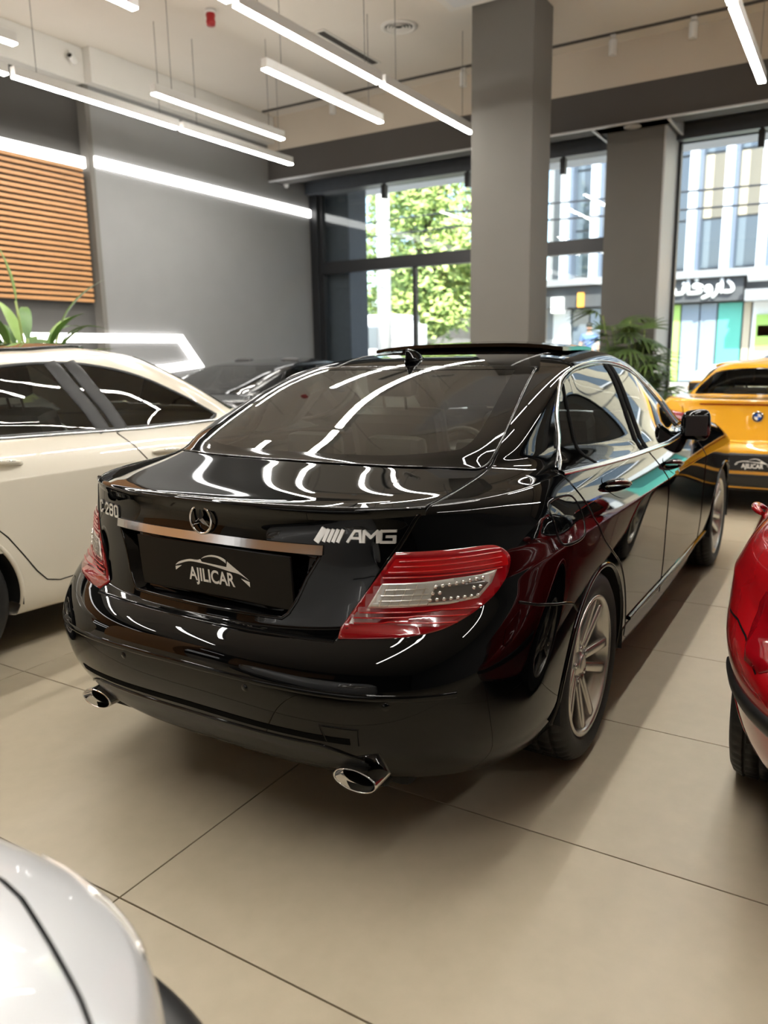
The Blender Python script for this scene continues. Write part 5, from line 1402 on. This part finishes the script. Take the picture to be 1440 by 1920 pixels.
for k in range(17):
    a = random.uniform(0, 2*math.pi); r = random.uniform(.02, .16); h = random.uniform(.85, 1.80); ln = random.uniform(.03, .26)
    b0 = Vector((r*math.cos(a), r*math.sin(a), .5)); b1 = Vector(((r+ln)*math.cos(a), (r+ln)*math.sin(a), h))
    st = MB().tube([b0, (b0+b1)/2+Vector((0, 0, .04)), b1], .009, 6).build('cane', 'stem_green', pl2)
    for q in range(5):
        o = bpy.data.objects.new('frond', fans[(k+q) % 3]); link(o, pl2)
        u = 1-.12*q*random.uniform(.6, 1.3); p = b0+(b1-b0)*u; yaw = a+random.uniform(-2.2, 2.2); tl = random.uniform(-.9, .2)
        sh = Vector((math.cos(yaw), math.sin(yaw), .25))*random.uniform(.04, .14)
        o.matrix_local = Matrix.Translation(p+sh) @ Matrix.Rotation(yaw, 4, 'Z') @ Matrix.Rotation(tl, 4, 'Y')
# ------------------------------------------------------------------ the street outside
noise_tint(principled('asphalt', (.16, .16, .165), .85), 3, .15)
noise_tint(principled('paving', (.42, .40, .37), .8), 3, .12)
noise_tint(principled('white_plaster', (.78, .79, .82), .8), 2, .04)
noise_tint(principled('facade_grey', (.24, .25, .26), .75), 2, .06)
noise_tint(principled('facade_beige', (.44, .39, .29), .8), 2, .06)
noise_tint(principled('sign_grey', (.06, .064, .068), .6), 3, .08)
noise_tint(principled('pier_brick', (.055, .065, .085), .7), 10, .2)
noise_tint(principled('stone_wall', (.36, .32, .28), .85), 3, .25)
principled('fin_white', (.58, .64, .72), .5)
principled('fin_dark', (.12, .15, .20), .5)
principled('facade_glass', (.10, .13, .16), .06, spec=.8)
principled('shop_glass', (.22, .28, .34), .10, spec=.7)
principled('shop_green', (.10, .42, .34), .35)
principled('shop_lime', (.38, .60, .14), .5)
principled('shop_white', (.80, .82, .82), .5)
principled('shop_orange', (.85, .38, .06), .5)
principled('pole_white', (.72, .70, .66), .6)
noise_tint(principled('bark', (.16, .12, .085), .9), 8, .3)
def leaf_mat(name, c):
    m = principled(name, c, .55); noise_tint(m, 2.5, .45); b = m.node_tree.nodes['Principled BSDF']; b.inputs['Subsurface Weight'].default_value = 0; return m
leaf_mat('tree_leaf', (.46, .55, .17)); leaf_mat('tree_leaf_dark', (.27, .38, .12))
gz = .14
street = structure(MB().box(GX+.3, 22.4, -22, 34, gz-.3, gz).build('street', 'asphalt'))
pv = structure(MB().box(GX+.12, 12.9, -22, 34, gz-.3, gz+.05).build('pavement', 'paving'))
pf = structure(MB().box(22.4, 40, -22, 34, gz-.3, .36).build('pavement', 'paving'))
structure(MB().box(GX+.12, 12.75, -12, 12, 4.20, 4.45).build('canopy', 'white_plaster'))
pier = structure(MB().box(11.30, 11.85, 7.46, 9.5, 0, 4.2).build('wall_outside', 'pier_brick'))
for k in range(12):
    MB().box(11.285, 11.30, 7.47, 9.5, .15+k*.33, .15+k*.33+.315).build('stone_panel', 'pier_brick', pier)
# building across the street
bl = empty('office_building', (24.4, 0, .36), 0, 'pale building across the street with tall white fins over shopfronts', 'building')
MB().box(.35, 8, .9, 8.75, 0, 11).build('wall', 'facade_grey', bl)
for k in range(8):
    y = 8.08-.92*k
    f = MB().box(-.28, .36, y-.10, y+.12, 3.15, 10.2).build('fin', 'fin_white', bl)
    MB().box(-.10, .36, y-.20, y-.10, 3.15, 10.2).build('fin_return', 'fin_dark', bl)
    for z0, z1, mt_ in ((3.25, 4.55, 'facade_glass'), (4.62, 6.3, 'facade_beige' if k % 3 else 'facade_glass'), (6.37, 8.1, 'facade_glass'), (8.2, 10.0, 'facade_glass')):  # beige panes paint the reflection of beige buildings into the glass
        MB().box(.28, .34, y-.78, y-.21, z0, z1).build('window', mt_, bl)
MB().box(-.3, .36, .9, 8.75, 2.95, 3.15).build('ledge', 'facade_grey', bl)
MB().box(-.12, .36, 2.95, 8.75, 2.30, 2.95).build('sign_band', 'sign_grey', bl)
MB().box(-.6, .36, .95, 2.85, 2.25, 2.55).build('awning', 'facade_grey', bl)
aw = MB(); aw.tube([(-.5, 2.8, 2.86), (-.5, 1.0, 2.86)], .11, 12); aw.build('awning_roll', 'shop_white', bl)
for y0, y1, mt_ in ((7.95, 8.5, 'shop_white'), (7.35, 7.85, 'facade_glass'), (6.7, 7.3, 'shop_glass'), (5.2, 6.6, 'shop_glass'), (4.65, 5.1, 'shop_lime'), (4.12, 4.6, 'shop_glass'), (3.65, 4.08, 'shop_glass'), (2.98, 3.6, 'shop_green'), (2.75, 2.93, 'facade_beige'), (2.05, 2.70, 'shop_white'), (1.0, 2.0, 'shop_glass')):
    MB().box(.20, .34, y0, y1, .05, 2.25).build('shop_panel', mt_, bl)
MB().box(.16, .20, 2.15, 2.60, .9, 1.9).build('poster', 'shop_lime', bl); MB().box(.16, .20, 2.2, 2.55, 1.3, 1.6).build('poster_band', 'lamp_orange', bl)
MB().box(-.30, .34, 8.05, 8.42, 2.15, 2.62).build('lightbox', 'shop_white', bl); MB().box(-.25, .34, 7.42, 7.60, 2.30, 2.72).build('lightbox', 'shop_orange', bl)
# shop sign in Persian letters, built from round strokes
def strokes(parent, y_right, z0, x, s, lines, dots, r=.045):
    m = MB()
    for ln in lines:
        P = smooth_poly(ln, 5, False) if len(ln) > 2 else np.array(ln, float)
        m.tube([(x, y_right-u*s, z0+v_*s) for u, v_ in P], r*s, 8)
        for u, v_ in (P[0], P[-1]): m.ball((x, y_right-u*s, z0+v_*s), r*s, 8, 6)
    for u, v_ in dots: m.ball((x, y_right-u*s, z0+v_*s), r*1.15*s, 10, 8)
    return m.build('sign_letters', 'shop_white', parent)
circ = lambda cx, cy, rx, ry: [(cx+rx*math.cos(t), cy+ry*math.sin(t)) for t in [2*math.pi*i/8+.4 for i in range(9)]]
strokes(bl, 3.20, 2.52, -.17, 1.0,
    [[(-.14, .30), (-.05, .20), (-.02, .08), (-.08, .02), (-.22, .02)], [(-.31, .36), (-.31, .02)], [(-.40, .20), (-.42, .04), (-.52, -.10)], circ(-.66, .12, .07, .07), [(-.59, .10), (-.62, -.04), (-.78, -.12)],
     [(-.84, .20), (-.98, .26), (-1.06, .20), (-.96, .16), (-.86, .06), (-.98, .02), (-1.20, .02)], [(-1.20, .02), (-1.21, .38)], [(-1.32, .18), (-1.34, .04), (-1.46, .02), (-1.60, .02)], circ(-1.64, .10, .08, .08)],
    [(-.98, .38), (-1.32, .30)], .05)
b2 = empty('shop_building', (24.6, 0, .36), 0, 'plain beige building beyond the finned one, mostly out of the picture to the right', 'building')
MB().box(.2, 8, -18, .85, 0, 8.2).build('wall', 'facade_beige', b2)
MB().box(-.2, .3, -18, .85, 8.0, 8.3).build('cornice', 'white_plaster', b2)
for k in range(6):
    y = -1.6-3.0*k
    for z in (3.9, 6.0):
        w = MB().box(.12, .22, y-.6, y+.6, z, z+1.4).build('window', 'facade_glass', b2); MB().box(.08, .14, y-.7, y+.7, z-.1, z).build('sill', 'white_plaster', w)
    MB().box(.10, .22, y-1.2, y+1.2, .1, 2.4).build('shop_front', ('shop_glass', 'shop_green', 'shop_white')[k % 3], b2)
    MB().box(-.5, .22, y-1.3, y+1.3, 2.5, 2.95).build('awning', ('shop_orange', 'shop_white', 'emblem_blue')[k % 3], b2)
# a tall white street pole, cables
pole = empty('street_pole', (16.0, 9.62, gz), 0, 'tall pale street pole outside, in front of the trees', 'pole')
MB().tube([(0, 0, 0), (0, 0, 4), (0, 0, 9)], .16, 16, radii=[.18, .155, .12]).build('shaft', 'pole_white', pole)
MB().lathe([(0, 0), (.3, 0), (.3, .06), (.2, .1), (.19, .3)], 20).build('base', 'pole_white', pole)
MB().box(-.03, .03, -.9, .9, 7.4, 7.5).build('crossarm', 'pole_white', pole)
for z, lab in ((4.22, 'upper thin black cable across the building with fins'), (3.92, 'lower thin black cable across the building with fins')):
    c = MB().tube([(15.2, -18+1.5*i, z-.25*math.sin(math.pi*((i*1.5) % 26)/26)) for i in range(34)], .018, 5).build('street_cable', 'frame_black'); setp(c, lab, 'cable')
    for y in (-18, 31.5): pass
# trees
def tree(x, y, h, r, seed, label, dark=0):
    rnd = random.Random(seed); o = empty('street_tree', (x, y, gz+.1), 0, label, 'tree', 'trees across the street')
    tk = MB().tube([(0, 0, 0), (.05, .02, h*.3), (-.05, .06, h*.6), (0, 0, h*.8)], .12, 8, radii=[.17, .13, .09, .04])
    for k in range(7):
        a = rnd.uniform(0, 6.28); z = h*rnd.uniform(.3, .55); tk.tube([(0, 0, z), (r*.4*math.cos(a), r*.4*math.sin(a), z+h*.15), (r*.75*math.cos(a), r*.75*math.sin(a), z+h*.28)], .03, 6, radii=[.06, .04, .015])
    tk.build('trunk', 'bark', o)
    clumps = [(rnd.gauss(0, r*.45), rnd.gauss(0, r*.45), h*.58+rnd.uniform(-.34, .34)*h, rnd.uniform(.35, .7)*r*.7) for _ in range(44)]
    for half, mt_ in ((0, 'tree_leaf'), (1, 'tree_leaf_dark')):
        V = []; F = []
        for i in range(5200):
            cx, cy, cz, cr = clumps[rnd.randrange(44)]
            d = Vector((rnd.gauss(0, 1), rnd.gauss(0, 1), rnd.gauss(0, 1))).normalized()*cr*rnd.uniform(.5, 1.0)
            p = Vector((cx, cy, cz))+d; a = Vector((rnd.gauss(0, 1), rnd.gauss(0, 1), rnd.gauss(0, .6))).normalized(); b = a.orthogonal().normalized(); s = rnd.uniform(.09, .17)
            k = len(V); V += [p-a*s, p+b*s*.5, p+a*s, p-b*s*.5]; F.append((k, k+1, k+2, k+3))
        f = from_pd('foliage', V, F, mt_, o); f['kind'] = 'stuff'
tree(20.6, 11.0, 8.4, 2.25, 1, 'bright green street tree behind the pale pole, nearest the column')
tree(20.9, 17.3, 8.0, 2.3, 3, 'bright green street tree at the left end of the window')
tree(26.6, 14.0, 9.8, 2.8, 4, 'tall green street tree in the second line behind the pole')
structure(MB().box(30.5, 30.9, 8.8, 40, 0, 3.0).build('wall_street', 'stone_wall'))
# parked and passing vehicles
st_p = dict(zs=1.0, ws=1.0, lamps=[('tail_lamp', 'lamp_red', 'diag', [(a, b) for a, b in LAMP[::5].tolist()])])
for (x, y, rz, pt, lab) in ((17.3, -.6, math.pi/2, 'white_paint', 'white car parked outside the right window'), (18.2, 8.3, -math.pi/2, 'white_paint', 'white car on the street just left of the column'), (14.9, 11.6, math.pi/2, 'silver_paint', 'pale car on the street at the left end of the window')):
    c_, _b = make_car('street_car', lab, (x, y), rz, pt, st_p, 'five', glass='car_glass_dark', cab=False, res=(24, 40, 20), lod=0, group='cars on the street'); c_.location.z = gz
van = empty('street_van', (17.3, 10.47, gz), math.pi/2, 'white van on the street behind the pale pole', 'van')
vb = bmesh.new(); bmesh.ops.create_cube(vb, size=1)
for v_ in vb.verts: v_.co = Vector((v_.co.x*4.6+1.4, v_.co.y*1.85, v_.co.z*1.75+1.28))
for v_ in vb.verts:
    if v_.co.x > 3 and v_.co.z > 1.5: v_.co.x -= .75
bmesh.ops.bevel(vb, geom=vb.edges[:], offset=.22, segments=5, affect='EDGES')
vm = bpy.data.meshes.new('van_body'); vb.to_mesh(vm); vb.free(); vm.shade_smooth(); mesh_obj('van_body', vm, 'white_plaster', van)
for s_ in (-1, 1):
    for x0, x1 in ((-.5, .5), (.6, 1.6), (1.75, 2.5)): MB().box(x0, x1, s_*.915, s_*.935, 1.35, 1.85, .01).build('van_window', 'facade_glass', van)
    MB().box(-.7, 3.3, s_*.92, s_*.93, .75, .95).build('van_stripe', 'emblem_blue', van)
    for x in (0, 2.75): put_wheel('five', van, x, s_*.80, .32, s_, detail=False)
MB().box(3.16, 3.2, -.7, .7, 1.35, 1.85).build('van_windshield', 'facade_glass', van)
# a person on the far pavement
noise_tint(principled('skin', (.42, .25, .17), .6), 20, .1)
noise_tint(principled('shirt_blue', (.09, .16, .36), .8), 30, .1)
noise_tint(principled('jeans', (.03, .05, .14), .8), 30, .15)
principled('hair', (.012, .010, .009), .6)
principled('shoe', (.02, .02, .02), .5)
def skin_mesh(name, joints, edges, mat, parent, root=0, sub=2):
    me = bpy.data.meshes.new(name); me.from_pydata([j[:3] for j in joints], edges, []); o = mesh_obj(name, me, None, parent)
    m = o.modifiers.new('skin', 'SKIN'); m.use_smooth_shade = True
    sv = me.skin_vertices[0].data
    for i, j in enumerate(joints):
        sv[i].radius = (j[3], j[4] if len(j) > 4 else j[3]); sv[i].use_root = i == root
    s = o.modifiers.new('subdivision', 'SUBSURF'); s.levels = sub; s.render_levels = sub
    dg_ = bpy.context.evaluated_depsgraph_get(); dg_.update(); ev = bpy.data.meshes.new_from_object(o.evaluated_get(dg_))
    bpy.data.objects.remove(o, do_unlink=True); ev.name = name; ev.materials.clear(); ev.shade_smooth()
    return mesh_obj(name, ev, mat, parent)
pe = empty('person', (22.9, 6.82, .36), math.radians(200), 'person in a blue shirt and jeans standing on the far pavement', 'person')
J = [(0, 0, .95, .13, .10), (0, 0, 1.15, .13, .09), (0, 0, 1.36, .16, .10), (0, 0, 1.47, .06), (0, 0, 1.54, .055), (.01, 0, 1.63, .082, .09), (.01, 0, 1.70, .075, .085),
     (0, -.18, 1.40, .055), (.02, -.25, 1.13, .042), (.10, -.24, .90, .032), (0, .18, 1.40, .055), (.02, .25, 1.13, .042), (.08, .25, .89, .032),
     (0, -.10, .90, .09), (.03, -.11, .50, .062), (0, -.12, .10, .042), (.13, -.13, .045, .036), (0, .10, .90, .09), (.0, .11, .50, .062), (-.05, .12, .10, .042), (.08, .13, .045, .036)]
E_ = [(0, 1), (1, 2), (2, 3), (3, 4), (4, 5), (5, 6), (2, 7), (7, 8), (8, 9), (2, 10), (10, 11), (11, 12), (0, 13), (13, 14), (14, 15), (15, 16), (0, 17), (17, 18), (18, 19), (19, 20)]
body = skin_mesh('body', J, E_, 'skin', pe)
skin_mesh('shirt', [(0, 0, .93, .165, .125), (0, 0, 1.15, .155, .11), (0, 0, 1.36, .185, .12), (0, 0, 1.45, .085), (0, -.18, 1.40, .075), (.01, -.225, 1.22, .066), (0, .18, 1.40, .075), (.01, .225, 1.22, .066)], [(0, 1), (1, 2), (2, 3), (2, 4), (4, 5), (2, 6), (6, 7)], 'shirt_blue', body)
skin_mesh('trousers', [(0, 0, .98, .15, .115), (0, -.10, .88, .108), (.03, -.11, .50, .080), (0, -.12, .10, .062), (0, .10, .88, .108), (.0, .11, .50, .080), (-.05, .12, .10, .062)], [(0, 1), (1, 2), (2, 3), (0, 4), (4, 5), (5, 6)], 'jeans', body)
MB().ball((-.012, 0, 1.70), .10, 14, 10, (1, .92, .95)).build('hair', 'hair', body)
for s_ in (-1, 1):
    MB().ball((.085, s_*.032, 1.665), .011, 8, 6).build('eye', 'hair', body)
    x0 = .02 if s_ < 0 else -.03
    MB().box(x0-.06, x0+.20, s_*.125-.05, s_*.125+.05, 0, .085, .03).build('shoe', 'shoe', body)
    hd = MB(); hx = .11 if s_ < 0 else .09
    hd.box(-.018, .018, -.035, .035, -.08, 0, .012)
    for q, (yy, ln) in enumerate(((-.028, .055), (-.010, .068), (.009, .064), (.026, .05))): hd.tube([(0, yy, -.07), (.01, yy, -.07-ln*.6), (.028, yy, -.07-ln)], .008, 6)
    hd.tube([(0, s_*-.03, -.02), (.02, s_*-.05, -.05), (.03, s_*-.05, -.075)], .009, 6)
    hd.build('hand', 'skin', body, (hx, s_*.245, .90))
MB().tube([(.095, 0, 1.66), (.112, 0, 1.635), (.095, 0, 1.63)], .012, 6).build('nose', 'skin', body)
MB().box(.083, .093, -.022, .022, 1.595, 1.603, .002).build('mouth', 'red_plastic', body)
